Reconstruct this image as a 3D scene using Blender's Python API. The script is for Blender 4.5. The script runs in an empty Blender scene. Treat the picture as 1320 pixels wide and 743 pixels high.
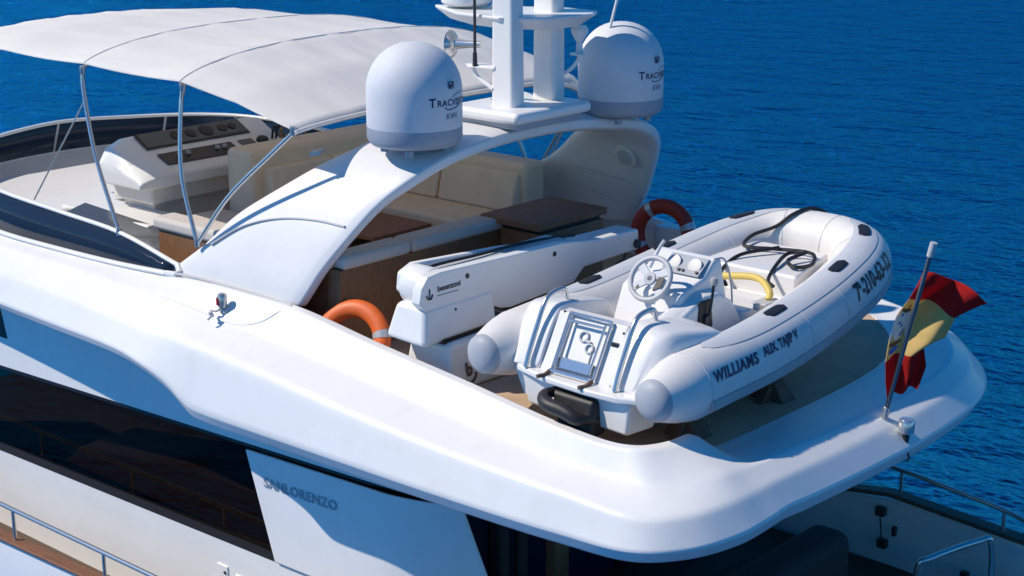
import bpy, bmesh, math, random
from mathutils import Vector, Matrix
R = math.radians
random.seed(7)
S = bpy.context.scene
COL = S.collection

# ---------------------------------------------------------------- camera
cam = bpy.data.cameras.new('camera'); camo = bpy.data.objects.new('camera', cam); COL.objects.link(camo)
camo.location = (9.0, -11.4, 4.4)
camo.rotation_euler = (R(90 - 15.7), 0, R(41.4))
cam.sensor_width = 36.0; cam.lens = 36.0 * 2117 / 1320
cam.clip_start = 0.1; cam.clip_end = 6000
S.camera = camo
# ---------------------------------------------------------------- sky and sun
SUN_EL, SUN_DIR = R(45), Vector((-0.73, -0.685, 0)).normalized()
w = bpy.data.worlds.new('World'); S.world = w; w.use_nodes = True
nt = w.node_tree; nt.nodes.clear()
sky = nt.nodes.new('ShaderNodeTexSky'); sky.sky_type = 'NISHITA'; sky.sun_disc = False
sky.sun_elevation = SUN_EL; sky.sun_rotation = math.atan2(SUN_DIR.x, SUN_DIR.y)
sky.air_density = 1.0; sky.dust_density = 0.0; sky.ozone_density = 6.0
bg = nt.nodes.new('ShaderNodeBackground'); bg.inputs['Strength'].default_value = 0.12
wo = nt.nodes.new('ShaderNodeOutputWorld')
hs_ = nt.nodes.new('ShaderNodeHueSaturation'); hs_.inputs['Saturation'].default_value = 1.4
mu_ = nt.nodes.new('ShaderNodeMix'); mu_.data_type = 'RGBA'; mu_.blend_type = 'MULTIPLY'; mu_.inputs[0].default_value = 1; mu_.inputs[7].default_value = (.76, .96, 1.0, 1)
nt.links.new(sky.outputs[0], hs_.inputs['Color']); nt.links.new(hs_.outputs[0], mu_.inputs[6]); nt.links.new(mu_.outputs[2], bg.inputs[0]); nt.links.new(bg.outputs[0], wo.inputs[0])
sl = bpy.data.lights.new('sun', 'SUN'); sl.energy = 4.4; sl.angle = R(0.5); sl.color = (1.0, 0.90, 0.77)
so = bpy.data.objects.new('sun', sl); COL.objects.link(so)
sv = Vector((SUN_DIR.x * math.cos(SUN_EL), SUN_DIR.y * math.cos(SUN_EL), math.sin(SUN_EL)))
so.rotation_euler = sv.to_track_quat('Z', 'Y').to_euler(); so.location = (-20, -15, 30)
S.cycles.diffuse_bounces = 8; S.cycles.max_bounces = 14; S.cycles.transparent_max_bounces = 16
S.view_settings.view_transform = 'Standard'; S.view_settings.look = 'None'
S.view_settings.exposure = 0.0; S.view_settings.gamma = 1.0

# ---------------------------------------------------------------- materials
def mat(name, col, rough=0.5, metal=0.0, coat=0.0, var=0.0, vscale=4.0, bump=0.0, bscale=60.0, col2=None, spec=0.5, stretch=None):
    m = bpy.data.materials.new(name); m.use_nodes = True
    t = m.node_tree; b = t.nodes['Principled BSDF']
    b.inputs['Base Color'].default_value = (*col, 1); b.inputs['Roughness'].default_value = rough
    b.inputs['Metallic'].default_value = metal; b.inputs['Coat Weight'].default_value = coat
    b.inputs['Coat Roughness'].default_value = 0.08; b.inputs['Specular IOR Level'].default_value = spec
    tc = t.nodes.new('ShaderNodeTexCoord'); src = tc.outputs['Object']
    if stretch:
        mp = t.nodes.new('ShaderNodeMapping'); mp.inputs['Scale'].default_value = stretch
        t.links.new(src, mp.inputs[0]); src = mp.outputs[0]
    if var or col2:
        n = t.nodes.new('ShaderNodeTexNoise'); n.inputs['Scale'].default_value = vscale
        n.inputs['Detail'].default_value = 6; n.inputs['Roughness'].default_value = 0.62
        t.links.new(src, n.inputs['Vector'])
        rp = t.nodes.new('ShaderNodeValToRGB')
        c2 = col2 if col2 else tuple(c * (1 - var) for c in col)
        rp.color_ramp.elements[0].position = 0.34; rp.color_ramp.elements[0].color = (*c2, 1)
        rp.color_ramp.elements[1].position = 0.62; rp.color_ramp.elements[1].color = (*col, 1)
        n3 = t.nodes.new('ShaderNodeTexNoise'); n3.inputs['Scale'].default_value = vscale * 7; n3.inputs['Detail'].default_value = 5
        t.links.new(src, n3.inputs['Vector'])
        r3 = t.nodes.new('ShaderNodeValToRGB'); r3.color_ramp.elements[0].position = .3; r3.color_ramp.elements[0].color = (.972, .97, .965, 1); r3.color_ramp.elements[1].position = .55
        t.links.new(n3.outputs[0], r3.inputs[0])
        m3 = t.nodes.new('ShaderNodeMix'); m3.data_type = 'RGBA'; m3.blend_type = 'MULTIPLY'; m3.inputs[0].default_value = 1
        t.links.new(n.outputs[0], rp.inputs[0]); t.links.new(rp.outputs[0], m3.inputs[6]); t.links.new(r3.outputs[0], m3.inputs[7]); t.links.new(m3.outputs[2], b.inputs['Base Color'])
        mr = t.nodes.new('ShaderNodeMapRange'); mr.inputs[3].default_value = max(0.02, rough - .05); mr.inputs[4].default_value = rough + .08
        t.links.new(n.outputs[0], mr.inputs[0]); t.links.new(mr.outputs[0], b.inputs['Roughness'])
    if bump:
        n2 = t.nodes.new('ShaderNodeTexNoise'); n2.inputs['Scale'].default_value = bscale; n2.inputs['Detail'].default_value = 4
        t.links.new(src, n2.inputs['Vector'])
        bp = t.nodes.new('ShaderNodeBump'); bp.inputs['Strength'].default_value = bump; bp.inputs['Distance'].default_value = 0.004
        t.links.new(n2.outputs[0], bp.inputs['Height']); t.links.new(bp.outputs[0], b.inputs['Normal'])
    return m

def tinted(name, tint, rough=0.02, refl=1.0):
    m = bpy.data.materials.new(name); m.use_nodes = True
    t = m.node_tree; t.nodes.clear()
    o = t.nodes.new('ShaderNodeOutputMaterial'); mx = t.nodes.new('ShaderNodeMixShader')
    fr = t.nodes.new('ShaderNodeFresnel'); fr.inputs[0].default_value = 1.45
    tr = t.nodes.new('ShaderNodeBsdfTransparent'); tr.inputs[0].default_value = (*tint, 1)
    gl = t.nodes.new('ShaderNodeBsdfGlossy'); gl.inputs['Roughness'].default_value = rough; gl.inputs[0].default_value = (refl, refl, refl, 1)
    ge = t.nodes.new('ShaderNodeNewGeometry'); sb = t.nodes.new('ShaderNodeMath'); sb.operation = 'SUBTRACT'; sb.inputs[0].default_value = 1
    t.links.new(ge.outputs['Backfacing'], sb.inputs[1]); mu = t.nodes.new('ShaderNodeMath'); mu.operation = 'MULTIPLY'
    t.links.new(fr.outputs[0], mu.inputs[0]); t.links.new(sb.outputs[0], mu.inputs[1])
    t.links.new(mu.outputs[0], mx.inputs[0]); t.links.new(tr.outputs[0], mx.inputs[1]); t.links.new(gl.outputs[0], mx.inputs[2])
    t.links.new(mx.outputs[0], o.inputs[0])
    return m

M = dict(
    gel=mat('white_gelcoat', (.80, .80, .79), .36, coat=.12, col2=(.775, .768, .745), vscale=.8, bump=.015, bscale=2),
    gelwarm=mat('cream_gelcoat', (.74, .71, .65), .4, var=.06, vscale=2),
    arch=mat('arch_gelcoat', (.74, .74, .74), .4, coat=.08, var=.04, vscale=1.6, bump=.02, bscale=4),
    dome=mat('dome_plastic', (.68, .695, .72), .6, spec=.3, var=.04, vscale=5, bump=.12, bscale=140),
    domeband=mat('dome_grey_band', (.34, .38, .44), .45, var=.08, vscale=8),
    canvas=mat('white_canvas', (.92, .945, .96), .8, var=.06, vscale=2.2, bump=.5, bscale=7, spec=.1, stretch=(.35, 2.2, 1)),
    seam=mat('canvas_seam', (.72, .71, .70), .8),
    steel=mat('polished_steel', (.62, .62, .62), .2, metal=.8),
    darksteel=mat('weathered_steel', (.24, .24, .26), .22, metal=.9),
    blacksteel=mat('dark_fitting', (.03, .03, .035), .4),
    deck=mat('nonskid_deck', (.58, .42, .285), .75, var=.22, vscale=2.2, bump=.35, bscale=180),
    wood=mat('teak_cladding', (.27, .135, .062), .5, col2=(.17, .08, .036), vscale=9, stretch=(9, 9, .7), coat=.15),
    teak=mat('teak_rail', (.25, .11, .055), .5, col2=(.15, .065, .03), vscale=7, stretch=(.8, 9, 9)),
    darkwood=mat('dark_table_top', (.30, .14, .075), .6, col2=(.2, .09, .05), vscale=8, stretch=(9, .8, 9), spec=.25),
    beige=mat('beige_upholstery', (.78, .645, .48), .7, var=.08, vscale=6, bump=.3, bscale=150, spec=.3),
    pad=mat('pale_upholstery', (.60, .55, .50), .7, var=.06, vscale=6, bump=.3, bscale=150, spec=.3),
    glass=mat('tinted_glass', (.018, .032, .058), .06, spec=.16),
    salon=tinted('salon_glass', (.40, .36, .33), .015, .3),
    black=mat('black_trim', (.012, .012, .014), .35),
    rubber=mat('black_rubber', (.018, .018, .02), .5, var=.3, vscale=20),
    hyp=mat('white_hypalon', (.76, .74, .71), .45, var=.07, vscale=5, bump=.1, bscale=40, spec=.4),
    hypgrey=mat('grey_hypalon', (.40, .43, .47), .5, var=.08, vscale=6, spec=.4),
    hypsoft=mat('pale_grey_patch', (.54, .57, .61), .5, var=.05, vscale=6, spec=.4),
    frp=mat('tender_gelcoat', (.79, .785, .775), .3, coat=.2, var=.04, vscale=3),
    lowgrey=mat('hull_grey', (.44, .43, .43), .5, var=.12, vscale=4),
    greyplast=mat('grey_plastic', (.48, .49, .50), .45),
    ink=mat('navy_ink', (.018, .022, .085), .5),
    blackink=mat('black_ink', (.015, .014, .016), .5),
    emboss=mat('raised_chrome_letters', (.36, .42, .47), .35, metal=.4),
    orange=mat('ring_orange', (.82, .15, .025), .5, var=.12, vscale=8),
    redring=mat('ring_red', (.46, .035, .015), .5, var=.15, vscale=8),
    tape=mat('reflective_tape', (.55, .57, .6), .3, metal=.3),
    flagred=mat('flag_red', (.58, .022, .02), .8, var=.12, vscale=7, spec=.2),
    flagyel=mat('flag_yellow', (.80, .60, .24), .8, var=.1, vscale=7, spec=.2),
    flagblue=mat('emblem_blue', (.03, .16, .5), .8), flagwhite=mat('emblem_white', (.75, .73, .66), .8), flagdark=mat('emblem_brown', (.16, .10, .05), .8),
    wedge=mat('dark_chock', (.14, .085, .055), .6, var=.3, vscale=10),
    yellow=mat('yellow_hose', (.68, .5, .12), .5),
    redglass=mat('red_lens', (.28, .015, .03), .15),
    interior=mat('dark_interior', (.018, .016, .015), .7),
    sill=mat('salon_sill', (.36, .25, .15), .5, col2=(.25, .16, .09), vscale=6, stretch=(.6, 6, 6)),
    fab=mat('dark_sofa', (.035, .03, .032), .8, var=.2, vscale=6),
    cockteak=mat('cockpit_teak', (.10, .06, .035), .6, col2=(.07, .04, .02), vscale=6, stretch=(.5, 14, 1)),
    screen=mat('instrument_glass', (.07, .08, .09), .12),
    lens=mat('clear_lens', (.5, .5, .48), .15, metal=.6),
    label=mat('warning_sticker', (.75, .7, .5), .5), lime=mat('sticker_yellow', (.72, .62, .05), .5),
)
def thin_cloth(m, f, col):          # thin cloth lets some of the sun through
    t = m.node_tree; b = t.nodes['Principled BSDF']; o = t.nodes['Material Output']
    tl = t.nodes.new('ShaderNodeBsdfTranslucent'); mx = t.nodes.new('ShaderNodeMixShader'); mx.inputs[0].default_value = f
    tl.inputs[0].default_value = (*col, 1)
    t.links.new(b.outputs[0], mx.inputs[1]); t.links.new(tl.outputs[0], mx.inputs[2]); t.links.new(mx.outputs[0], o.inputs[0])
thin_cloth(M['canvas'], .36, (.97, .83, .62)); thin_cloth(M['flagred'], .4, (.6, .02, .015)); thin_cloth(M['flagyel'], .4, (.8, .58, .14))
def sea_mat():
    m = bpy.data.materials.new('sea_water'); m.use_nodes = True
    t = m.node_tree; b = t.nodes['Principled BSDF']
    pass
    tc = t.nodes.new('ShaderNodeTexCoord')
    def noise(scale, stretch, det, rot=0.5):
        mp = t.nodes.new('ShaderNodeMapping'); mp.inputs['Rotation'].default_value = (0, 0, rot); mp.inputs['Scale'].default_value = stretch
        n = t.nodes.new('ShaderNodeTexNoise'); n.inputs['Scale'].default_value = scale; n.inputs['Detail'].default_value = det; n.inputs['Roughness'].default_value = .6
        t.links.new(tc.outputs['Object'], mp.inputs[0]); t.links.new(mp.outputs[0], n.inputs['Vector']); return n
    n1 = noise(3.2, (.42, 1, 1), 6, R(-41)); n2 = noise(.6, (.6, 1, 1), 4, R(-30)); n3 = noise(.03, (1, 1, 1), 3, .2)
    rp = t.nodes.new('ShaderNodeValToRGB')
    rp.color_ramp.elements[0].color = (.0002, .009, .046, 1); rp.color_ramp.elements[1].color = (.0003, .014, .064, 1)
    rp.color_ramp.elements[0].position = .35; rp.color_ramp.elements[1].position = .65
    t.links.new(n3.outputs[0], rp.inputs[0]); ad = t.nodes.new('ShaderNodeMath'); ad.operation = 'MULTIPLY_ADD'; ad.inputs[1].default_value = 4.5
    t.links.new(n2.outputs[0], ad.inputs[0]); t.links.new(n1.outputs[0], ad.inputs[2])
    bp = t.nodes.new('ShaderNodeBump'); bp.inputs['Strength'].default_value = 1.0; bp.inputs['Distance'].default_value = .6
    t.links.new(ad.outputs[0], bp.inputs['Height'])
    t.nodes.remove(b); o = t.nodes['Material Output']
    df = t.nodes.new('ShaderNodeBsdfDiffuse'); gl = t.nodes.new('ShaderNodeBsdfGlossy'); mx = t.nodes.new('ShaderNodeMixShader')
    gl.inputs['Roughness'].default_value = .09; gl.inputs[0].default_value = (.014, .33, .92, 1)
    fr = t.nodes.new('ShaderNodeFresnel'); fr.inputs[0].default_value = 1.33
    ml = t.nodes.new('ShaderNodeMath'); ml.operation = 'MULTIPLY'; ml.inputs[1].default_value = .66
    t.links.new(rp.outputs[0], df.inputs[0]); t.links.new(fr.outputs[0], ml.inputs[0]); t.links.new(ml.outputs[0], mx.inputs[0])
    for nd in (df, gl, fr): t.links.new(bp.outputs[0], nd.inputs['Normal'])
    t.links.new(df.outputs[0], mx.inputs[1]); t.links.new(gl.outputs[0], mx.inputs[2]); t.links.new(mx.outputs[0], o.inputs[0])
    return m
M['sea'] = sea_mat()

# ---------------------------------------------------------------- helpers
def root_of(o):
    while o.parent: o = o.parent
    return o
def thing(name, label, cat, loc=(0, 0, 0), group=None):
    o = bpy.data.objects.new(name, None); COL.objects.link(o); o.location = loc; o.empty_display_size = .1
    o['label'] = label; o['category'] = cat
    if group: o['group'] = group
    return o
def tag(o, label, cat, group=None):
    o['label'] = label; o['category'] = cat
    if group: o['group'] = group
    return o
def crom(pts, n, closed=False):
    pts = [Vector(p) for p in pts]; out = []; N = len(pts)
    rng = N if closed else N - 1
    for i in range(rng):
        if closed: p0, p1, p2, p3 = pts[i - 1], pts[i], pts[(i + 1) % N], pts[(i + 2) % N]
        else:
            p1, p2 = pts[i], pts[i + 1]
            p0 = pts[i - 1] if i > 0 else p1 * 2 - p2
            p3 = pts[i + 2] if i + 2 < N else p2 * 2 - p1
        for k in range(n):
            t = k / n
            out.append(.5 * ((2 * p1) + (p2 - p0) * t + (2 * p0 - 5 * p1 + 4 * p2 - p3) * t * t + (3 * p1 - p0 - 3 * p2 + p3) * t ** 3))
    if not closed: out.append(pts[-1].copy())
    return out
def frames(path, up=Vector((0, 0, 1)), closed=False):
    fr = []; n = len(path)
    for i in range(n):
        a = path[i - 1] if (i > 0 or closed) else path[i]; b = path[(i + 1) % n] if (i < n - 1 or closed) else path[i]
        t = (b - a).normalized()
        s = t.cross(up)
        if s.length < 1e-3: s = t.cross(Vector((0, 1, 0)))
        s.normalize(); u = s.cross(t).normalized(); fr.append((t, s, u))
    return fr
class MB:
    def __init__(s): s.v = []; s.f = []; s.mi = []; s.cr = {}
    def add(s, vs, fs, mi=0):
        o = len(s.v); s.v += [Vector(p) for p in vs]; s.f += [[i + o for i in f] for f in fs]; s.mi += [mi] * len(fs); return o
    def box(s, lo, hi, mi=0):
        x0, y0, z0 = lo; x1, y1, z1 = hi
        s.add([(x0, y0, z0), (x1, y0, z0), (x1, y1, z0), (x0, y1, z0), (x0, y0, z1), (x1, y0, z1), (x1, y1, z1), (x0, y1, z1)],
              [(0, 3, 2, 1), (4, 5, 6, 7), (0, 1, 5, 4), (1, 2, 6, 5), (2, 3, 7, 6), (3, 0, 4, 7)], mi); return s
    def hexa(s, b, t, mi=0):          # 4 bottom points, 4 top points (same winding, counter-clockwise from above)
        s.add(list(b) + list(t), [(0, 3, 2, 1), (4, 5, 6, 7), (0, 1, 5, 4), (1, 2, 6, 5), (2, 3, 7, 6), (3, 0, 4, 7)], mi); return s
    def loft(s, rings, closed=True, caps=True, mi=0, loop=False):
        n = len(rings[0]); vs = [p for r in rings for p in r]; fs = []
        K = len(rings)
        for i in range(K if loop else K - 1):
            j = (i + 1) % K
            for k in range(n if closed else n - 1):
                l = (k + 1) % n
                fs.append((i * n + k, i * n + l, j * n + l, j * n + k))
        if caps and closed and not loop:
            fs.append(tuple(reversed(range(n)))); fs.append(tuple(range((K - 1) * n, K * n)))
        return s.add(vs, fs, mi)
    def tube(s, path, r, seg=10, closed=False, mi=0, up=Vector((0, 0, 1)), flat=1.0):
        path = [Vector(p) for p in path]; fr = frames(path, up, closed); rings = []
        for i, p in enumerate(path):
            rr = r[i] if isinstance(r, (list, tuple)) else r
            t, a, b = fr[i]
            rings.append([p + a * (rr * math.cos(q * 2 * math.pi / seg)) + b * (rr * flat * math.sin(q * 2 * math.pi / seg)) for q in range(seg)])
        s.loft(rings, True, True, mi, loop=closed); return s
    def lathe(s, prof, c=(0, 0, 0), ax=(0, 0, 1), seg=32, mi=0):
        c = Vector(c); q = Vector((0, 0, 1)).rotation_difference(Vector(ax).normalized())
        rings = [[c + q @ Vector((r * math.cos(k * 2 * math.pi / seg), r * math.sin(k * 2 * math.pi / seg), h)) for k in range(seg)] for r, h in prof]
        s.loft(rings, True, True, mi); return s
    def prism(s, poly, off, mi=0):     # polygon of 3D points, extruded by vector off
        off = Vector(off); poly = [Vector(p) for p in poly]; n = len(poly)
        vs = poly + [p + off for p in poly]
        fs = [tuple(reversed(range(n))), tuple(range(n, 2 * n))] + [(k, (k + 1) % n, n + (k + 1) % n, n + k) for k in range(n)]
        s.add(vs, fs, mi); return s
    def torus(s, c, ax, Rr, r, seg=40, ms=12, mi=0, flat=1.0):
        c = Vector(c); q = Vector((0, 0, 1)).rotation_difference(Vector(ax).normalized()); rings = []
        for i in range(seg):
            a = i * 2 * math.pi / seg; d = Vector((math.cos(a), math.sin(a), 0))
            rings.append([c + q @ (d * (Rr + r * math.cos(k * 2 * math.pi / ms)) + Vector((0, 0, r * flat * math.sin(k * 2 * math.pi / ms)))) for k in range(ms)])
        s.loft(rings, True, False, mi, loop=True); return s
    def build(s, name, m, parent=None, bevel=0, seg=3, sub=0, sharp=38, crease=None, label=None):
        me = bpy.data.meshes.new(name)
        off = root_of(parent).location.copy() if parent else Vector((0, 0, 0))
        me.from_pydata([tuple(p - off) for p in s.v], [], s.f); me.update()
        bm = bmesh.new(); bm.from_mesh(me); bmesh.ops.recalc_face_normals(bm, faces=bm.faces); bm.to_mesh(me); bm.free()
        ms = m if isinstance(m, (list, tuple)) else [m]
        for x in ms: me.materials.append(M[x])
        for p, i in zip(me.polygons, s.mi): p.material_index = i
        me.shade_smooth()
        if sharp and not sub: me.set_sharp_from_angle(angle=R(sharp))
        o = bpy.data.objects.new(name, me); COL.objects.link(o)
        if parent: o.parent = parent
        if bevel:
            b = o.modifiers.new('bevel', 'BEVEL'); b.width = bevel; b.segments = seg; b.limit_method = 'ANGLE'; b.angle_limit = R(35); b.harden_normals = True
        if sub:
            if crease:
                at = me.attributes.new('crease_edge', 'FLOAT', 'EDGE')
                for e in me.edges: at.data[e.index].value = crease(e.vertices[0], e.vertices[1])
            x = o.modifiers.new('subsurf', 'SUBSURF'); x.levels = sub; x.render_levels = sub
        if label: o['label'] = label
        return o
def text(body, size, fn, name, m, parent, depth=.002, spacing=1.0, xs=1.0, shear=0.0, bold=0.0):
    cu = bpy.data.curves.new('t', 'FONT'); cu.body = body; cu.size = size; cu.align_x = 'CENTER'; cu.align_y = 'CENTER'
    cu.space_character = spacing; cu.resolution_u = 3; cu.shear = shear; cu.offset = bold
    o = bpy.data.objects.new('t', cu); COL.objects.link(o)
    dg = bpy.context.evaluated_depsgraph_get(); dg.update()
    me = bpy.data.meshes.new_from_object(o.evaluated_get(dg))
    bpy.data.objects.remove(o); bpy.data.curves.remove(cu)
    b = MB(); n = len(me.vertices)
    tb_ = bmesh.new(); tb_.from_mesh(me)
    us = [v.co.x for v in tb_.verts]; vv = [v.co.y for v in tb_.verts]; st_ = size * .16
    for lo_, hi_, nn in ((min(us), max(us), (1, 0, 0)), (min(vv), max(vv), (0, 1, 0))):
        q_ = lo_ + st_
        while q_ < hi_:
            bmesh.ops.bisect_plane(tb_, geom=tb_.verts[:] + tb_.edges[:] + tb_.faces[:], plane_co=tuple(q_ * c for c in nn), plane_no=nn); q_ += st_
    tb_.verts.index_update(); vs = [v.co.copy() for v in tb_.verts]; fs = [tuple(v.index for v in f.verts) for f in tb_.faces]; tb_.free()
    b.add([fn(v.x * xs, v.y, depth) for v in vs], fs)
    bpy.data.meshes.remove(me)
    return b.build(name, m, parent, sharp=0)
def lerp(xs, ys, x):
    if x <= xs[0]: return ys[0]
    for i in range(len(xs) - 1):
        if x <= xs[i + 1]: return ys[i] + (ys[i + 1] - ys[i]) * (x - xs[i]) / (xs[i + 1] - xs[i])
    return ys[-1]

# ================================================================ SETTING: the sea
SEA = -4.8
b = MB(); b.add([(-3000, -1500, SEA), (1500, -1500, SEA), (1500, 4000, SEA), (-3000, 4000, SEA)], [(0, 1, 2, 3)])
sea = b.build('sea', 'sea'); sea['kind'] = 'structure'

# ================================================================ THE YACHT
Y = thing('motor_yacht', 'large white motor yacht with flybridge, radar arch and long dark salon window', 'yacht', (0, 0, SEA))

# --- flybridge bulwark: one shell lofted round the port side, the stern and the starboard side
ST = []
def side(x, s, yin, zin, p3, p4, p5, p6, top=.07):
    ST.append([(x, s * (yin - .05), -.12), (x, s * yin, -.1), (x, s * yin, zin), (x, s * (yin + top), zin - .005), (x, s * p3[0], p3[1]), (x, s * p4[0], p4[1]), (x, s * p5[0], p5[1]), (x, s * p6[0], p6[1]), (x, s * (p6[0] - .5), p6[1] + .03)])
def stern(p1, z1, p3, z3, p4, z4, p5, z5, p6, z6):
    k_ = min(1, max(0, (p1[1] + 2.46) / .5)); z5 += .105 * k_; z6 += .085 * k_; z4 = (z3 + z5) / 2 + .035
    c = Vector((p3[0] - p1[0], p3[1] - p1[1], 0)).normalized()
    a = Vector((p1[0], p1[1], 0))
    q = Vector((p6[0], p6[1], z6))
    ST.append([tuple(a - c * .05 + Vector((0, 0, -.12))), (p1[0], p1[1], -.1), (p1[0], p1[1], z1), tuple(a + c * .07 + Vector((0, 0, z1 + .0))), (p3[0], p3[1], z3), (p4[0], p4[1], z4), (p5[0], p5[1], z5), tuple(q), tuple(q - c * .5 + Vector((0, 0, .03)))])
side(-11, -1, 2.20, .28, (2.45, .24), (2.68, .04), (2.82, -.18), (2.78, -.25))
side(-8, -1, 2.30, .28, (2.50, .22), (2.63, .0), (2.70, -.28), (2.66, -.35))
side(-6, -1, 2.35, .29, (2.55, .22), (2.72, .0), (2.81, -.265), (2.77, -.335))
side(-4.4, -1, 2.37, .32, (2.60, .25), (2.84, .03), (2.95, -.225), (2.92, -.295))
side(-3.3, -1, 2.38, .36, (2.64, .25), (2.92, .02), (3.04, -.205), (3.01, -.275))
side(-2.8, -1, 2.39, .40, (2.66, .25), (2.95, .01), (3.09, -.25), (3.05, -.32))
side(-2.45, -1, 2.40, .42, (2.66, .23), (2.97, .04), (3.09, -.34), (3.05, -.42))
side(-2.2, -1, 2.40, .42, (2.66, .21), (2.98, .03), (3.10, -.46), (3.05, -.56))
side(-2.0, -1, 2.40, .42, (2.66, .19), (2.98, .02), (3.10, -.51), (3.05, -.615))
side(-1.3, -1, 2.40, .40, (2.66, .13), (2.99, -.01), (3.10, -.51), (3.04, -.615))
side(-.4, -1, 2.41, .29, (2.66, .05), (3.0, -.08), (3.10, -.50), (3.04, -.605))
side(.6, -1, 2.44, .20, (2.68, -.03), (3.01, -.14), (3.10, -.49), (3.04, -.595))
side(1.5, -1, 2.53, .14, (2.71, -.075), (3.02, -.16), (3.10, -.47), (3.04, -.575))
side(2.1, -1, 2.58, .12, (2.74, -.075), (3.02, -.17), (3.09, -.45), (3.03, -.555))
stern((2.36, -2.55), .13, (2.53, -2.72), -.07, (2.68, -2.95), -.15, (2.72, -3.04), -.43, (2.67, -2.98), -.535)
stern((2.48, -2.44), .14, (2.76, -2.58), -.04, (2.98, -2.72), -.16, (3.07, -2.78), -.40, (3.0, -2.73), -.505)
stern((2.53, -2.30), .145, (2.97, -2.36), -.01, (3.13, -2.42), -.14, (3.25, -2.45), -.375, (3.19, -2.42), -.475)
stern((2.54, -2.10), .135, (3.02, -2.14), -.005, (3.18, -2.16), -.13, (3.31, -2.18), -.365, (3.25, -2.16), -.465)
stern((2.54, -1.93), -.02, (3.04, -1.95), -.005, (3.20, -1.96), -.13, (3.33, -1.97), -.36, (3.27, -1.96), -.46)
stern((2.55, -1.7), -.055, (3.06, -1.7), -.005, (3.22, -1.7), -.13, (3.36, -1.7), -.36, (3.30, -1.7), -.46)
stern((2.57, -.9), -.055, (3.10, -.9), -.005, (3.26, -.9), -.13, (3.41, -.9), -.36, (3.35, -.9), -.455)
stern((2.57, 0), -.055, (3.11, .05), -.005, (3.27, .06), -.13, (3.42, .06), -.36, (3.36, .06), -.455)
stern((2.50, .75), -.055, (3.02, .95), -.005, (3.17, 1.0), -.13, (3.31, 1.05), -.36, (3.25, 1.02), -.455)
stern((2.28, 1.35), -.055, (2.72, 1.62), -.01, (2.86, 1.70), -.13, (2.98, 1.78), -.36, (2.92, 1.74), -.46)
stern((1.85, 1.9), -.055, (2.22, 2.16), -.02, (2.34, 2.28), -.14, (2.43, 2.38), -.37, (2.38, 2.33), -.47)
stern((1.3, 2.28), -.055, (1.5, 2.52), -.03, (1.57, 2.68), -.16, (1.6, 2.8), -.40, (1.58, 2.74), -.5)
side(.6, 1, 2.42, .12, (2.72, .0), (2.9, -.15), (3.02, -.43), (2.96, -.53))
side(-.4, 1, 2.41, .26, (2.74, .07), (2.95, -.1), (3.08, -.45), (3.02, -.55))
side(-1.5, 1, 2.40, .40, (2.70, .2), (2.95, .0), (3.08, -.45), (3.02, -.55))
side(-3.3, 1, 2.38, .36, (2.65, .26), (2.94, .02), (3.08, -.19), (3.05, -.26))
side(-6, 1, 2.35, .29, (2.57, .24), (2.81, .04), (2.96, -.20), (2.92, -.27))
side(-11, 1, 2.20, .28, (2.45, .24), (2.68, .04), (2.82, -.18), (2.78, -.25))
NP = 9; rails = [crom([st[k] for st in ST], 4) for k in range(NP)]
b = MB(); b.loft([[rails[k][i] for k in range(NP)] for i in range(len(rails[0]))], closed=False, caps=False)
CR = {0: 1, 1: 1, 2: 1, 3: 1, 4: .93, 5: .62, 6: 1, 7: 1, 8: 1}
def cre(a, c):
    if a % NP != c % NP: return 0.0
    return 1.0 if (a % NP == 4 and 15 * 4 < a // NP < 26 * 4) else CR[a % NP]
blw = b.build('flybridge_bulwark', 'gel', Y, sub=3, crease=cre)

from mathutils.bvhtree import BVHTree
bpy.context.view_layer.update()
_dg = bpy.context.evaluated_depsgraph_get(); _ev = blw.evaluated_get(_dg); _me = _ev.to_mesh()
BVH = BVHTree.FromPolygons([v.co + Vector((0, 0, SEA)) for v in _me.vertices], [tuple(p.vertices) for p in _me.polygons]); _ev.to_mesh_clear()
def surf(x, y, d=0.0):             # height of the bulwark's outer skin above a plan position
    h = BVH.ray_cast(Vector((x, y, 5)), Vector((0, 0, -1)))
    return (h[0] + h[1] * d, h[1]) if h[0] else (Vector((x, y, 0)), Vector((0, 0, 1)))
b = MB(); b.tube(crom([surf(x, y, .002)[0] for x, y in [(-3.0, -2.66), (-2.6, -2.67), (-2.3, -2.675), (-1.95, -2.66), (-1.7, -2.60), (-1.55, -2.52), (-1.47, -2.45)]], 6), .005, 8); b.build('mould_line', 'gel', Y)
# --- flybridge deck: sheet inside the bulwark
n = len(rails[0]); inner = [rails[1][i] for i in range(n)]
half = [Vector((max(p.x, -8.5), p.y * (1 if p.x > -8.5 else .8), -.062)) for p in inner]
b = MB(); b.prism(half, (0, 0, -.05)); b.build('flybridge_deck', 'deck', Y, sharp=30)
# underside of the flybridge
b = MB(); und = [Vector((rails[8][i].x, rails[8][i].y, rails[8][i].z)) for i in range(0, n, 2)]
b.prism([Vector((max(p.x, -1.9), p.y * .999, -.56)) for p in und if p.x > -1.9], (0, 0, .1)); b.build('overhang_ceiling', 'gelwarm', Y)

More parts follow.
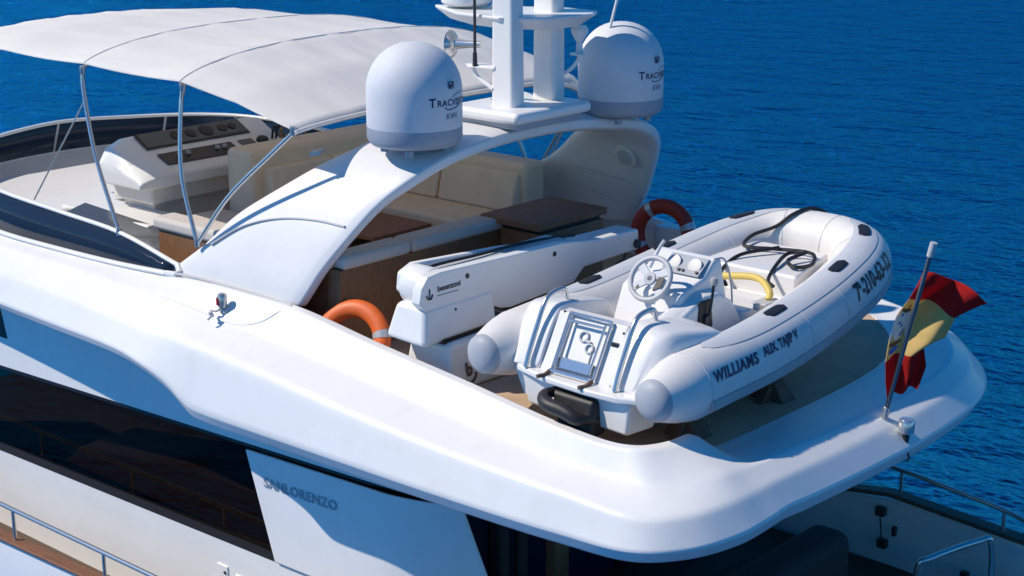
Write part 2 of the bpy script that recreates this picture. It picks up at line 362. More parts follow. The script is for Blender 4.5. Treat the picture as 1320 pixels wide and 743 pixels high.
# --- arch: lofted section from the port foot over the top to the starboard foot
ARCH = [  # y, z of outer face, forward x, aft x, inward normal (ny, nz)
    (-2.40, .36, -3.30, -1.44, (.99, .05)), (-2.36, .52, -3.08, -1.34, (.98, .15)), (-2.28, .72, -2.82, -1.24, (.95, .25)), (-2.14, 1.0, -2.55, -1.06, (.90, .42)),
    (-1.95, 1.3, -2.12, -.88, (.80, -.58)), (-1.74, 1.52, -1.82, -.70, (.62, -.78)), (-1.48, 1.665, -1.62, -.60, (.36, -.93)), (-1.1, 1.73, -1.62, -.62, (.14, -.99)),
    (-.5, 1.76, -1.64, -.70, (.04, -1)), (0, 1.765, -1.66, -.72, (0, -1)), (.5, 1.76, -1.64, -.70, (-.04, -1)),
    (1.1, 1.70, -1.58, -.64, (-.14, -.99)), (1.48, 1.63, -1.5, -.6, (-.36, -.93)), (1.74, 1.50, -1.56, -.62, (-.62, -.78)), (1.95, 1.3, -1.88, -.72, (-.8, -.58)),
    (2.12, 1.0, -2.28, -.90, (-.90, .42)), (2.26, .72, -2.82, -1.08, (-.95, .25)), (2.34, .5, -3.15, -1.24, (-.98, .15)), (2.38, .3, -3.3, -1.42, (-.99, .05))]
rings = []
for (y, z, xf, xa, nn) in ARCH:
    ny, nz = nn
    if z < 1.4: nz = -.35 if abs(y) < 2.1 else -.12
    nv = Vector((0, ny, nz)).normalized() * .17
    o = Vector((0, y, z))
    P = lambda x, d: Vector((x, 0, 0)) + o + nv * d
    rings.append([P(xf + .0, .35), P(xf + .02, .1), P(xf + .12, 0), P((xf + xa) / 2, -.08), P(xa - .12, 0), P(xa - .01, .16), P(xa + .0, .62), P(xa - .07, .95), P((xf + xa) / 2, 1.), P(xf + .1, .95)])
NK = 10
tr = [crom([r[k] for r in rings], 3) for k in range(NK)]
rings2 = [[tr[k][i] for k in range(NK)] for i in range(len(tr[0]))]
b = MB(); b.loft(rings2)
arch = b.build('radar_arch', 'arch', Y, sub=2, crease=lambda a, c: {3: .3, 4: .55, 5: .5, 6: .5}.get(a % NK, 0.0) if a % NK == c % NK else 0.0)
def arch_in(x, z, d=0.0):                 # point on the inner face of the starboard leg
    zs = [a[1] for a in reversed(ARCH[12:])]; ys = [a[0] for a in reversed(ARCH[12:])]
    return Vector((x, lerp(zs, ys, z) - .19 - d, z - .03))
def arch_out(x, z, d=0.0):
    zs = [a[1] for a in ARCH[:7]]; ys = [a[0] for a in ARCH[:7]]
    return Vector((x, lerp(zs, ys, z) - d, z))
# speaker and panel outline on the starboard leg
c = arch_in(-1.12, 1.16); nrm = Vector((0, -1, -.45)).normalized()
b = MB(); b.lathe([(.001, .0), (.135, .0), (.135, .008), (.12, .012), (.001, .012)], c, nrm, 28); b.build('speaker_surround', 'gelwarm', arch)
b = MB(); b.lathe([(.09, .012), (.092, .02), (.001, .024)], c, nrm, 28); b.build('speaker_grille', 'greyplast', arch)
b = MB(); pts = [arch_in(x, z, .004) for x, z in [(-2.2, .78), (-1.95, .95), (-1.2, .86), (-1.07, .76), (-1.12, .62), (-1.3, .58)]]
b.tube(crom([pts[0], (pts[0] + pts[1]) / 2, pts[1], (pts[1] + pts[2]) / 2, pts[2], pts[3], pts[4], pts[5], (pts[5] + pts[0]) / 2], 3, True), .004, 5, True); b.build('locker_seam', 'greyplast', arch)
# mould lines on the outer face of the port leg
b = MB()
b.tube(crom([arch_out(-2.7, .72, .012), arch_out(-2.35, .93, .018), arch_out(-1.95, 1.05, .02), arch_out(-1.5, 1.1, .018), arch_out(-1.12, 1.1, .01)], 6), .011, 6)
b.build('mould_line', 'greyplast', arch)
b = MB(); b.tube(crom([(-3.3, -2.43, .385), (-2.8, -2.435, .42), (-2.1, -2.435, .425), (-1.45, -2.43, .405)], 6), .012, 6); b.build('deck_joint', 'greyplast', Y)
b = MB(); b.hexa([arch_out(-1.98, 1.56, .0) + Vector((.0, -.03, -.02)), arch_out(-1.88, 1.58, .0) + Vector((0, -.03, -.02)), arch_out(-1.88, 1.6, .0), arch_out(-1.98, 1.58, .0)],
       [arch_out(-1.98, 1.56, .0) + Vector((.0, -.03, .02)), arch_out(-1.88, 1.58, .0) + Vector((0, -.03, .02)), arch_out(-1.88, 1.6, .0) + Vector((0, 0, .02)), arch_out(-1.98, 1.58, .0) + Vector((0, 0, .02))]); b.build('vent_slot', 'greyplast', arch)

# --- wrap-round flybridge screen
TOP = [(-3.12, -2.37, .47), (-4.0, -2.36, .63), (-5, -2.35, .68), (-6.1, -2.33, .73), (-7.3, -2.16, .79), (-8.0, -1.8, .80), (-8.4, -1.1, .82), (-8.55, 0, .87)]
BOT = [(-3.2, -2.44, .385), (-4.0, -2.44, .345), (-5, -2.43, .32), (-6.1, -2.40, .31), (-7.3, -2.25, .33), (-8.12, -1.85, .40), (-8.55, -1.1, .45), (-8.72, 0, .46)]
mir = lambda L: L + [(x, -y, z) for x, y, z in reversed(L[:-1])]
tp, bt = crom(mir(TOP), 5), crom(mir(BOT), 5)
b = MB(); b.loft([[p, q] for p, q in zip(tp, bt)], closed=False, caps=False)
scr = b.build('screen_glass', 'glass', Y, sharp=0)
md = scr.modifiers.new('solid', 'SOLIDIFY'); md.thickness = .012
b = MB(); b.tube(tp, .025, 10, flat=.9); b.build('screen_top_rail', 'gel', Y)
b = MB(); b.tube([p + Vector((0, 0, .0)) for p in bt], .032, 10, flat=.8); b.build('screen_base_rail', 'gel', Y)
for i in (22, 28, 35, 42, 48, 58):
    b = MB(); b.tube([tp[i], bt[i]], .022, 8); b.build('screen_mullion', 'greyplast', scr)
b = MB(); b.tube([(-3.12, -2.37, .47), (-3.05, -2.39, .42), (-3.08, -2.42, .39), (-3.2, -2.44, .385)], .03, 8); b.build('screen_end_cap', 'gel', Y)
# inner liner under the screen and the cockpit coaming forward
b = MB(); lin = [(Vector((p.x + .05 * max(0, 1 - abs(p.y) / 2.6), p.y * .985, p.z)), Vector((p.x + (.35 if abs(p.y) < 2.1 else .02), p.y * .93, .0))) for p in bt]
b.loft([[p, p.lerp(q, .5) + Vector((.06, 0, 0)), q] for p, q in lin], closed=False, caps=False); b.build('screen_liner', 'gelwarm', Y)

# --- salon side of the superstructure (port), with its long window
HY = -2.20
wt = lambda x: -1.105 + .037 * (x + .45)
wb = lambda x: -2.28 + .0192 * (x + 1.6)
def wall(poly, name, m, y=HY, t=.06, parent=Y, bend=None, sharp=35):
    b = MB(); b.prism([(x, y, z) for x, z in poly], (0, t, 0))
    return b.build(name, m, parent, sharp=sharp)
wall([(-11, -.1), (-11, wt(-11)), (-.4, wt(-.4)), (.22, wt(.22)), (.22, -.5), (-2, -.5), (-3, -.1)], 'upper_side', 'gel')
wall([(-11, wb(-11)), (-11, -3.4), (.5, -3.4), (.48, wb(.48))], 'lower_side', 'gel')
wglass = wall([(-11, wt(-11)), (-11, wb(-11)), (-1.95, wb(-1.95)), (-2.3, wt(-2.3))], 'salon_window', 'salon', HY + .02, .015)
for x in (-7.1,):
    b = MB(); b.box((x - .012, HY + .04, wb(x)), (x + .012, HY + .07, wt(x))); b.build('window_post', 'black', wglass)
# black mask round the glass
b = MB(); T = .05
b.prism([(-11, HY - .002, wt(-11)), (-11, HY - .002, wt(-11) - .045), (-.8, HY - .002, wt(-.8) - .03), (-.44, HY - .002, wt(-.44))], (0, .02, 0))
b.prism([(-11, HY - .002, wb(-11)), (-11, HY - .002, wb(-11) + .09), (-2.05, HY - .002, wb(-2.05) + .09), (.4, HY - .002, wb(.4) + .02), (.4, HY - .002, wb(.4))], (0, .02, 0))
b.build('window_mask', 'black', wglass)
# slanted name panel: a plate whose aft end curves inboard
b = MB(); N = 26; zt = lambda x: wt(x) - .05
def bend(x): return 0 if x < -.6 else .34 * ((x + .6) / 1.05) ** 1.8
def plate(u, v, d):
    x0 = -2.42 + .36 * v; x1 = .17 + .34 * v
    x = x0 + (x1 - x0) * u; z = zt(x) + (wb(x) + .02 - zt(x)) * v
    rc = .06
    return Vector((x, HY - .035 + bend(x) + d, z))
rg = [[plate(i / N, v, 0) for v in (0, .04, .3, .6, .96, 1)] + [plate(i / N, v, .03) for v in (1, .6, .3, 0)] for i in range(N + 1)]
b.loft(rg); panel = b.build('name_panel', 'gel', Y, bevel=.01)
text('SANLORENZO', .145, lambda u, v, d: Vector((-1.66 + u, HY - .037 - d * 3, zt(-1.66 + u) - .27 + v * .9)), 'lettering', 'emboss', panel, spacing=1.08, xs=1.0, bold=.004)
# dim interior behind the window
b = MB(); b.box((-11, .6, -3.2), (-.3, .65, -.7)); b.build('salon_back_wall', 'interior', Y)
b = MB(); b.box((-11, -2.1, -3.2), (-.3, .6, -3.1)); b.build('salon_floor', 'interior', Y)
b = MB(); b.prism([(-5.9, -1.95, -2.35), (-1.8, -1.95, -2.35), (-1.8, -1.95, -1.83), (-3.6, -1.95, -1.83), (-5.6, -1.95, -2.1)], (0, .75, .02)); b.build('salon_sideboard', 'sill', Y, bevel=.01)
# wheelhouse window far forward in the shade of the bulwark
wall([(-11, -.4), (-11, -.98), (-6.46, -.99), (-6.62, -.4)], 'wheelhouse_window', 'black', HY - .006, .02)
# side hatches low on the house side
for i, (x0, z0, s) in enumerate([(-2.97, -2.56, .17), (-2.69, -2.59, .5)]):
    b = MB(); b.box((x0, HY - .014, z0 - .4), (x0 + s, HY + .01, z0 - .012 * i)); h = b.build('side_hatch', 'gel', Y, bevel=.012)
    if i == 0:
        b = MB(); b.lathe([(.016, 0), (.016, .01), (.001, .012)], (x0 + .13, HY - .014, z0 - .07), (0, -1, 0), 12); b.build('hatch_latch', 'blacksteel', h)
    else:
        b = MB(); b.box((x0 + .06, HY - .02, z0 - .34), (x0 + s - .05, HY - .01, z0 - .09)); b.build('hatch_window', 'greyplast', h, bevel=.01)

# --- hull with side deck, teak cap and hand rails
hs = []
for x, hb, zc in [(-12, 2.75, -2.9), (-9, 2.88, -2.88), (-6, 2.96, -2.87), (-3, 2.98, -2.78), (0, 2.95, -2.5), (2, 2.86, -2.3), (4, 2.72, -2.35), (5.0, 2.6, -2.4)]:
    hs.append((x, hb, zc))
def hull_side(s):
    b = MB(); rg = []
    for x, hb, zc in hs:
        z = zc if s < 0 else lerp([-12, 0, 1.7, 3.2, 5], [-2.9, -2.4, -2.09, -2.16, -2.25], x)
        hb2 = hb if s < 0 else lerp([-12, -6, 0, 1.7, 3.2, 5], [2.75, 2.96, 2.9, 2.72, 2.66, 2.58], x)
        rg.append([(x, s * (hb2 - .07), -3.15), (x, s * (hb2 - .07), z), (x, s * hb2, z), (x, s * (hb2 + .03), z - .3), (x, s * (hb2 - .05), SEA - .3), (x, s * (hb2 - .12), SEA - .3)])
    b.loft(rg); return b
hull_side(-1).build('hull_side', 'gel', Y); hull_side(1).build('hull_side', 'gel', Y)
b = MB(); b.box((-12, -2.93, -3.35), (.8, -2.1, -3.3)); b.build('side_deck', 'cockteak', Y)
cap = [(x, -(hb - .035), zc + .02) for x, hb, zc in hs]
b = MB(); b.loft([[(x, y - .075, z - .018), (x, y + .075, z - .018), (x, y + .075, z + .018), (x, y - .075, z + .018)] for x, y, z in cap]); b.build('cap_rail', 'teak', Y, bevel=.01)
xs = [-4, -1, 1.0, 1.7, 2.4, 3.2, 4.2]; scap = [(x, lerp([-12, -6, 0, 1.7, 3.2, 5], [2.75, 2.96, 2.9, 2.72, 2.66, 2.58], x) - .035, lerp([-12, 0, 1.7, 3.2, 5], [-2.9, -2.4, -2.09, -2.16, -2.25], x) + .02) for x in xs]
b = MB(); b.loft([[(x, y - .08, z - .025), (x, y + .08, z - .025), (x, y + .08, z + .02), (x, y - .08, z + .02)] for x, y, z in scap]); b.build('cap_rail', 'wedge', Y, bevel=.008)
hr = thing('hand_rail', 'steel hand rail above the teak capping at the lower left', 'railing', (-4, -2.93, -2.9))
b = MB(); b.tube([(x, -2.93, -2.47 + .012 * (x + 5) * 0) for x in (-12, -8, -5, -2.5, -.5)], .024, 12); b.build('rail_tube', 'steel', hr)
for x in (-10.8, -9, -7.2, -5.42, -4.42 + .6, -2.1):
    b = MB(); b.tube([(x, -2.93, -2.87), (x, -2.93, -2.47)], .02, 10); b.lathe([(.035, 0), (.03, .02), (.02, .03)], (x, -2.93, -2.855), (0, 0, 1), 14); b.build('stanchion', 'steel', hr)
sr = thing('stern_rail', 'steel hand rail on the dark capping of the starboard quarter', 'railing', (2.3, 2.68, -2.1))
rp = crom([(-1.5, 2.85, -2.0), (.6, 2.8, -1.84), (1.7, 2.68, -1.80), (2.4, 2.65, -1.85), (2.95, 2.62, -1.90), (3.3, 2.55, -1.97), (3.55, 2.5, -2.15)], 5)
b = MB(); b.tube(rp, .024, 12); b.build('rail_tube', 'steel', sr)
for x, y, z0, z1 in ((.4, 2.8, -2.3, -1.86), (1.8, 2.67, -2.07, -1.81), (2.92, 2.62, -2.12, -1.9)):
    b = MB(); b.tube([(x, y, z0), (x, y, z1)], .02, 10); b.build('stanchion', 'steel', sr)

# --- cockpit under the overhang
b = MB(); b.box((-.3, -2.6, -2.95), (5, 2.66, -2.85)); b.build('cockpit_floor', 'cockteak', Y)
b = MB(); b.box((-.34, -1.8, -2.85), (-.29, 2.35, -.6)); b.build('cockpit_bulkhead', 'interior', Y)
cd = MB(); cd.box((-.28, -1.75, -2.8), (-.26, 1.6, -.8)); cd.build('cockpit_door', 'glass', Y)
b = MB()
for y in (-1.76, -1.2, -.3, .7, 1.62): b.box((-.255, y - .03, -2.8), (-.23, y + .03, -.8))
b.build('door_frame', 'black', Y)
b = MB()
for y in (-1.55, -1.3): b.tube([(.2, y, -2.85), (.2, y, -.6)], .06, 12)
b.build('overhang_post', 'interior', Y)
b = MB(); b.box((.2, -.95, -2.8), (.3, -.75, -1.1)); b.build('cockpit_curtain', 'wood', Y)
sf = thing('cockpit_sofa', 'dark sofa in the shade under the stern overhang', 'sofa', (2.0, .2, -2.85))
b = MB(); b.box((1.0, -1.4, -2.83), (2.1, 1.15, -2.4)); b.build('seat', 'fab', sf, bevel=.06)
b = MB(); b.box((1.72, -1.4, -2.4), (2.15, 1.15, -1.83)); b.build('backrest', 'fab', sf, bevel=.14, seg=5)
tb = thing('cockpit_table', 'pale table edge showing beneath the corner of the overhang', 'table', (1.6, -1.6, -2.85))
b = MB(); b.box((1.1, -2.2, -1.95), (2.05, -1.45, -1.9)); b.build('table_top', 'gel', tb, bevel=.015)
b = MB(); b.lathe([(.2, 0), (.06, .06), (.05, .9)], (1.55, -1.8, -2.84), (0, 0, 1), 20); b.build('pedestal', 'steel', tb)
# fairleads and fittings on the inside of the starboard bulwark
for lo, hi in (((1.57, 2.58, -2.32), (1.67, 2.65, -2.23)), ((1.61, 2.58, -2.66), (1.71, 2.65, -2.57)), ((1.76, 2.6, -2.5), (1.8, 2.65, -2.4)), ((2.55, 2.54, -2.68), (2.63, 2.6, -2.62))):
    b = MB(); b.box(lo, hi); b.build('bulwark_fitting', 'blacksteel', Y, bevel=.008)
b = MB(); b.tube([(1.62, 2.6, -2.28), (1.66, 2.6, -2.62)], .007, 6); b.build('fitting_rod', 'blacksteel', Y)
gt = thing('boarding_gate', 'polished steel boarding gate rails at the lower right corner', 'gate', (3.3, 1.9, -2.6))
b = MB(); b.tube(crom([(2.6, 1.5, -2.8), (2.62, 1.5, -2.2), (2.7, 1.6, -2.1), (2.9, 2.1, -2.05), (2.98, 2.25, -2.1), (3.0, 2.28, -2.7)], 5), .032, 12); b.build('gate_rail', 'steel', gt)
b = MB(); b.tube(crom([(3.0, 1.45, -2.8), (3.02, 1.47, -2.32), (3.08, 1.55, -2.24), (3.4, 2.0, -2.24), (3.6, 2.3, -2.26)], 5), .032, 12); b.build('gate_rail', 'steel', gt)
for gx, gy in ((2.98, 1.6), (3.3, 1.9)):
    b = MB(); b.tube([(gx, gy, -2.85), (gx, gy, -2.26)], .022, 8); b.build('gate_post', 'steel', gt)
b = MB(); b.box((2.75, 1.4, -2.62), (3.7, 2.2, -2.58)); b.build('gate_step', 'gel', gt, bevel=.015)
# port navigation light on the outer face of the bulwark
NLP, NLN = surf(-2.16, -2.60)
nl = thing('navigation_light', 'small red port navigation light on the white bulwark below the arch', 'navigation light', tuple(NLP))
b = MB(); b.lathe([(.05, -.01), (.05, .02), (.03, .03)], NLP, NLN, 16); b.build('base', 'greyplast', nl)
b = MB(); b.lathe([(.04, .0), (.045, .1), (.03, .125), (.001, .13)], NLP + Vector((0, -.02, .03)), (0, 0, 1), 18); b.build('housing', 'lens', nl)
b = MB(); b.lathe([(.036, .02), (.036, .085)], NLP + Vector((-.014, -.034, .03)), (0, 0, 1), 18); b.build('lens', 'redglass', nl)
b = MB(); b.tube(crom([NLP + Vector(q) for q in ((0, -.03, .03), (-.01, -.08, .0), (-.06, -.10, .0), (-.02, -.14, -.01), (.02, -.17, -.02), (.01, -.20, -.05))], 5), .011, 8); b.lathe([(.02, 0), (.018, .05)], NLP + Vector((.0, -.14, -.03)), (0, -.5, 1), 10); b.build('plug', 'greyplast', nl)

# ================================================================ FLYBRIDGE FURNITURE
hc = thing('helm_console', 'white helm console with dark instrument panels facing aft', 'helm console', (-5.5, -.1, 0))
b = MB(); 
prof = [(-5.95, .69), (-5.98, .95), (-5.86, 1.14), (-5.72, 1.17), (-5.46, 1.03), (-5.40, .985), (-5.18, .89), (-5.08, .82), (-5.1, .69)]
ys_ = [-1.28, -1.2, -1.02, -.7, 0, .6, .85]; rg = []
for y, k in zip(ys_, (.5, .82, .97, 1, 1, 1, .95)):
    rg.append([(-5.5 + (x + 5.5) * (.75 + .25 * k), y, .69 + (z - .69) * k) for x, z in prof])
b.loft(rg); b.build('console_body', 'gel', hc, bevel=.03)
b = MB(); b.box((-5.9, -1.1, .5), (-5.2, .8, .71)); b.build('plinth', 'gelwarm', hc, bevel=.03)
b = MB(); b.box((-5.85, -1.0, -.06), (-5.3, .8, .51)); b.build('pedestal', 'gelwarm', hc, bevel=.02)
def slab(x0, z0, x1, z1, ya, yb, t, name, m, p, bev=.005):
    n = Vector((-(z1 - z0), 0, x1 - x0)).normalized() * t
    b = MB(); lo = [Vector((x0, ya, z0)), Vector((x1, ya, z1)), Vector((x1, yb, z1)), Vector((x0, yb, z0))]
    b.hexa(lo, [q + n for q in lo]); return b.build(name, m, p, bevel=bev)
ip = slab(-5.71, 1.168, -5.47, 1.04, -.93, .5, .012, 'instrument_panel', 'black', hc)
slab(-5.695, 1.174, -5.485, 1.06, -.9, .47, .006, 'panel_glass', 'screen', ip, .002)
lp = slab(-5.40, .99, -5.2, .905, -.86, .15, .01, 'switch_panel', 'black', hc)
slab(-5.40, .99, -5.22, .915, .25, .45, .008, 'switch_panel', 'screen', hc)
b = MB()
for y, r in ((-.45, .07), (-.25, .07), (-.03, .09), (.2, .06), (.33, .05)):
    q = Vector((-5.59, y, 1.121)); b.lathe([(r, 0), (r, .012), (r * .8, .014), (.001, .012)], q, (.47, 0, .88), 18)
b.build('gauge', 'rubber', ip)
for y in (-.62, -.5, -.1, 0):
    b = MB(); b.box((-5.33, y - .02, .965), (-5.29, y + .02, 1.0)); b.build('switch', 'greyplast', lp)
b = MB(); b.lathe([(.08, 0), (.06, .05), (.03, .06)], (-5.33, .56, .95), (.3, 0, .95), 20); b.build('compass', 'black', hc)
b = MB()
for y in (.72, .78): b.tube([(-5.35, y, .96), (-5.33, y, 1.06), (-5.3, y, 1.1)], .014, 8); b.lathe([(.02, -.02), (.024, 0), (.02, .02)], (-5.3, y, 1.1), (0, 0, 1), 10)
b.build('throttle', 'blacksteel', hc)
b = MB(); b.torus((-5.06, .82, .98), (.75, 0, .66), .19, .018, 36, 10)
for a in range(6):
    q = Vector((0, 0, 1)).rotation_difference(Vector((.75, 0, .66))); d = q @ Vector((math.cos(a * 1.047), math.sin(a * 1.047), 0)); b.tube([Vector((-5.06, .82, .98)), Vector((-5.06, .82, .98)) + d * .23], .01, 6)
b.build('steering_wheel', 'wood', hc)
# sun pad / dash shelf beside the helm
sh = thing('dash_shelf', 'low white shelf inside the screen beside the helm', 'shelf', (-6.6, -1.3, 0))
b = MB(); b.box((-8.1, -1.9, .2), (-6.15, 1.3, .4)); b.build('shelf_top', 'gel', sh, bevel=.04)
b = MB(); b.box((-6.3, -1.5, .1), (-4.75, -.95, .42)); b.build('shelf_step', 'gel', sh, bevel=.02)
# companionway hatch
ch = thing('companionway_hatch', 'dark glazed companionway hatch with steel latch by the port screen', 'hatch', (-4.6, -1.8, 0))
b = MB(); b.hexa([(-6.0, -2.15, .05), (-3.95, -2.15, .05), (-3.95, -1.35, .05), (-6.0, -1.35, .05)], [(-6.0, -2.15, .3), (-3.95, -2.15, .26), (-3.95, -1.4, .36), (-6.0, -1.4, .46)]); b.build('hatch_frame', 'gelwarm', ch, bevel=.02)
b = MB(); b.hexa([(-5.95, -2.1, .305), (-4.02, -2.1, .27), (-4.02, -1.43, .365), (-5.95, -1.43, .465)], [(-5.95, -2.1, .32), (-4.02, -2.1, .285), (-4.02, -1.43, .38), (-5.95, -1.43, .48)]); hg = b.build('hatch_glass', 'screen', ch)
b = MB(); b.tube(crom([(-4.2, -2.0, .3), (-4.2, -2.0, .36), (-4.05, -1.95, .37), (-4.0, -1.93, .3)], 4), .014, 8); b.build('latch', 'steel', hg)

# port and aft settee with teak cladding
s1 = thing('aft_settee', 'teak clad settee with pale padded top along port side and stern of the seating area', 'settee', (-2.2, -1, 0))
b = MB(); b.box((-1.3, -2.14, -.06), (-1.14, .26, .71)); b.box((-3.75, -2.1, -.06), (-1.3, -1.98, .66)); b.build('teak_back', 'wood', s1, bevel=.01)
b = MB(); b.box((-1.38, -1.28, .71), (-1.1, .3, .83)); b.build('top_pad', 'pad', s1, bevel=.045, seg=4)
b = MB(); b.box((-1.38, -2.12, .71), (-1.1, -1.29, .83)); b.build('top_pad', 'pad', s1, bevel=.045, seg=4)
b = MB(); b.box((-3.8, -2.14, .66), (-2.4, -1.86, .79)); b.build('top_pad', 'pad', s1, bevel=.05, seg=4)
b = MB(); b.box((-2.3, -1.95, .3), (-1.4, .1, .47)); b.box((-3.7, -1.95, .3), (-2.3, -1.3, .47)); b.build('seat_cushion', 'beige', s1, bevel=.04)
b = MB(); b.box((-1.98, -1.93, -.06), (-1.4, .08, .28)); b.box((-3.68, -1.93, -.06), (-1.98, -1.42, .28)); b.build('seat_base', 'wood', s1)
# starboard settee (L) with tall backrest
s2 = thing('starboard_settee', 'beige L shaped settee with high backrest on the far side', 'settee', (-3.2, 1, 0))
b = MB(); b.box((-4.1, .72, .1), (-2.2, 1.5, .45)); b.build('seat_cushion', 'beige', s2, bevel=.05)
b = MB(); b.box((-4.2, -.3, .1), (-3.62, .71, .45)); b.build('seat_cushion', 'beige', s2, bevel=.05)
for x0, x1 in ((-3.33, -2.22), (-4.1, -3.35)):
    b = MB(); b.hexa([(x0, 1.32, .45), (x1, 1.32, .45), (x1, 1.5, .45), (x0, 1.5, .45)], [(x0, 1.42, .86), (x1, 1.42, .86), (x1, 1.55, .86), (x0, 1.55, .86)]); b.build('back_cushion', 'beige', s2, bevel=.035)
b = MB(); b.box((-4.3, 1.46, .0), (-2.15, 1.8, .97)); b.build('backrest', 'beige', s2, bevel=.07, seg=4)
b = MB(); b.box((-4.75, -.45, .0), (-4.3, 1.8, 1.1)); b.build('backrest', 'beige', s2, bevel=.07, seg=4)
for y0, y1 in ((-.3, .6), (.62, 1.4)):
    b = MB(); b.hexa([(-4.32, y0, .45), (-4.1, y0, .45), (-4.1, y1, .45), (-4.32, y1, .45)], [(-4.34, y0, .92), (-4.2, y0, .92), (-4.2, y1, .92), (-4.34, y1, .92)]); b.build('back_cushion', 'beige', s2, bevel=.035)
b = MB(); b.box((-4.85, -.95, -.06), (-4.1, -.46, .42)); b.build('step_box', 'pad', s2, bevel=.02)
dt = thing('dinette_table', 'low dark red wooden table between the settees', 'table', (-2.9, .0, 0))
b = MB(); b.box((-3.45, -.25, .36), (-2.7, .6, .4)); b.build('table_top', 'darkwood', dt, bevel=.01)
b = MB(); b.lathe([(.2, 0), (.06, .05), (.05, .4)], (-3.05, .15, -.05), (0, 0, 1), 20); b.build('pedestal', 'steel', dt)
bc = thing('bar_cabinet', 'brown wooden bar cabinet with dark overhanging top beside the arch', 'cabinet', (-.85, .4, 0))
b = MB(); b.box((-1.12, -.1, -.06), (-.6, .84, .74)); b.build('cabinet_body', 'wood', bc, bevel=.012)
b = MB(); b.box((-1.32, -.16, .78), (-.58, .87, .85)); b.build('cabinet_top', 'darkwood', bc, bevel=.015)
b = MB(); b.box((-1.1, -.08, .74), (-.64, .82, .78)); b.build('shadow_gap', 'black', bc)

# ================================================================ BIMINI
bm_ = thing('bimini_top', 'big white canvas bimini sun top on bent steel poles', 'bimini', (-4, 0, .5))
BX = [-7.7, -6.4, -5.6, -4.8, -3.2, -2.45, -1.7]
def bim(x, v):          # v from -1 (port) to 1 (starboard)
    hw = lerp([-9.2, -6.4, -4.8, -3.2, -1.7], [1.7, 2.0, 2.1, 2.1, 1.98], x)
    ze = lerp([-9.2, -6.4, -4.8, -3.2, -2.45, -1.7], [1.95, 2.15, 2.16, 2.15, 2.05, 1.86], x)
    zm = lerp([-9.2, -6.4, -4.8, -3.2, -2.45, -1.7], [2.15, 2.37, 2.41, 2.41, 2.27, 1.94], x)
    yc = lerp([-4.8, -1.7], [0, -.12], x)
    sag = 0
    for a, c in ((-6.4, -4.8), (-4.8, -3.2), (-3.2, -1.7)):
        if a < x < c: sag = -.035 * math.sin(math.pi * (x - a) / (c - a)) * (1 - .5 * v * v)
    k = abs(v)
    crown = (1 - k ** 2.6) ** .75
    if x > -1.72 and v > .6: ze -= .12 * (v - .6) / .4
    return Vector((x, yc + hw * v, ze + (zm - ze) * crown + sag))
xs = []
for i in range(len(BX) - 1): xs += [BX[i] + (BX[i + 1] - BX[i]) * t / 6 for t in range(6)]
xs.append(BX[-1]); vsn = [-1, -.985, -.96, -.92] + [-.88 + .04 * i for i in range(45)] + [.92, .96, .985, 1]
b = MB(); b.loft([[bim(x, v) + Vector((0, 0, (.0045 * math.sin(v * 23 + x * 2.6) + .003 * math.sin(v * 41 - x * 3.6) + .0012 * math.sin(v * 70 + x)) * (1 - abs(v) ** 3))) for v in vsn] for x in xs], closed=False, caps=False)
cv = b.build('canopy', 'canvas', bm_, sharp=0)
md = cv.modifiers.new('solid', 'SOLIDIFY'); md.thickness = .006
b = MB(); b.tube([bim(-1.7, v) + Vector((.0, 0, -.012)) for v in vsn], .02, 8); b.build('hem', 'canvas', cv)
for x in (-4.8, -3.2):
    b = MB(); b.tube([bim(x, v) + Vector((0, 0, .003)) for v in vsn], .005, 6); b.build('seam', 'seam', cv)
def pole(pts, name='pole', r=.021):
    b = MB(); b.tube(crom(pts, 6), r, 10); return b.build(name, 'steel', bm_)
pole([(-4.82, -2.1, 2.12), (-4.79, -2.13, 1.9), (-4.5, -2.24, 1.3), (-4.02, -2.36, .64)])
pole([(-3.22, -2.1, 2.12), (-3.25, -2.13, 1.9), (-3.15, -2.24, 1.3), (-2.86, -2.33, .72)])
pole([(-1.72, -2.08, 1.86), (-1.98, -2.16, 1.62), (-2.45, -2.26, 1.2), (-2.84, -2.33, .72)])
pole([(-4.82, 2.05, 2.12), (-4.7, 2.15, 1.8), (-4.1, 2.28, .62)])
pole([(-3.22, 2.05, 2.12), (-3.2, 2.15, 1.8), (-2.75, 2.28, .6)]); pole([(-1.72, 1.84, 1.66), (-2.1, 2.0, 1.3), (-2.73, 2.26, .62)])
for x in (-4.8, -3.2):
    b = MB(); b.tube([bim(x, v) + Vector((0, 0, -.03)) for v in vsn], .018, 8); b.build('bow', 'steel', bm_)
b = MB(); b.tube([bim(-1.7, v) + Vector((-.03, 0, -.03)) for v in vsn], .018, 8); b.build('bow', 'steel', bm_)
pole([(-4.76, -2.15, 1.8), (-5.55, -2.3, .72)], 'stay_rod', .008); pole([(-1.9, 1.9, 1.5), (-2.3, 2.1, 1.0), (-2.73, 2.26, .62)], 'stay_rod', .012)
for p in ((-4.8, -2.12, 2.1), (-3.22, -2.12, 2.1), (-1.74, -2.09, 1.86), (-2.85, -2.33, .72), (-4.02, -2.36, .64)):
    b = MB(); b.lathe([(.026, -.04), (.03, 0), (.026, .04)], p, (0, 0, 1), 12); b.build('pole_fitting', 'steel', bm_)

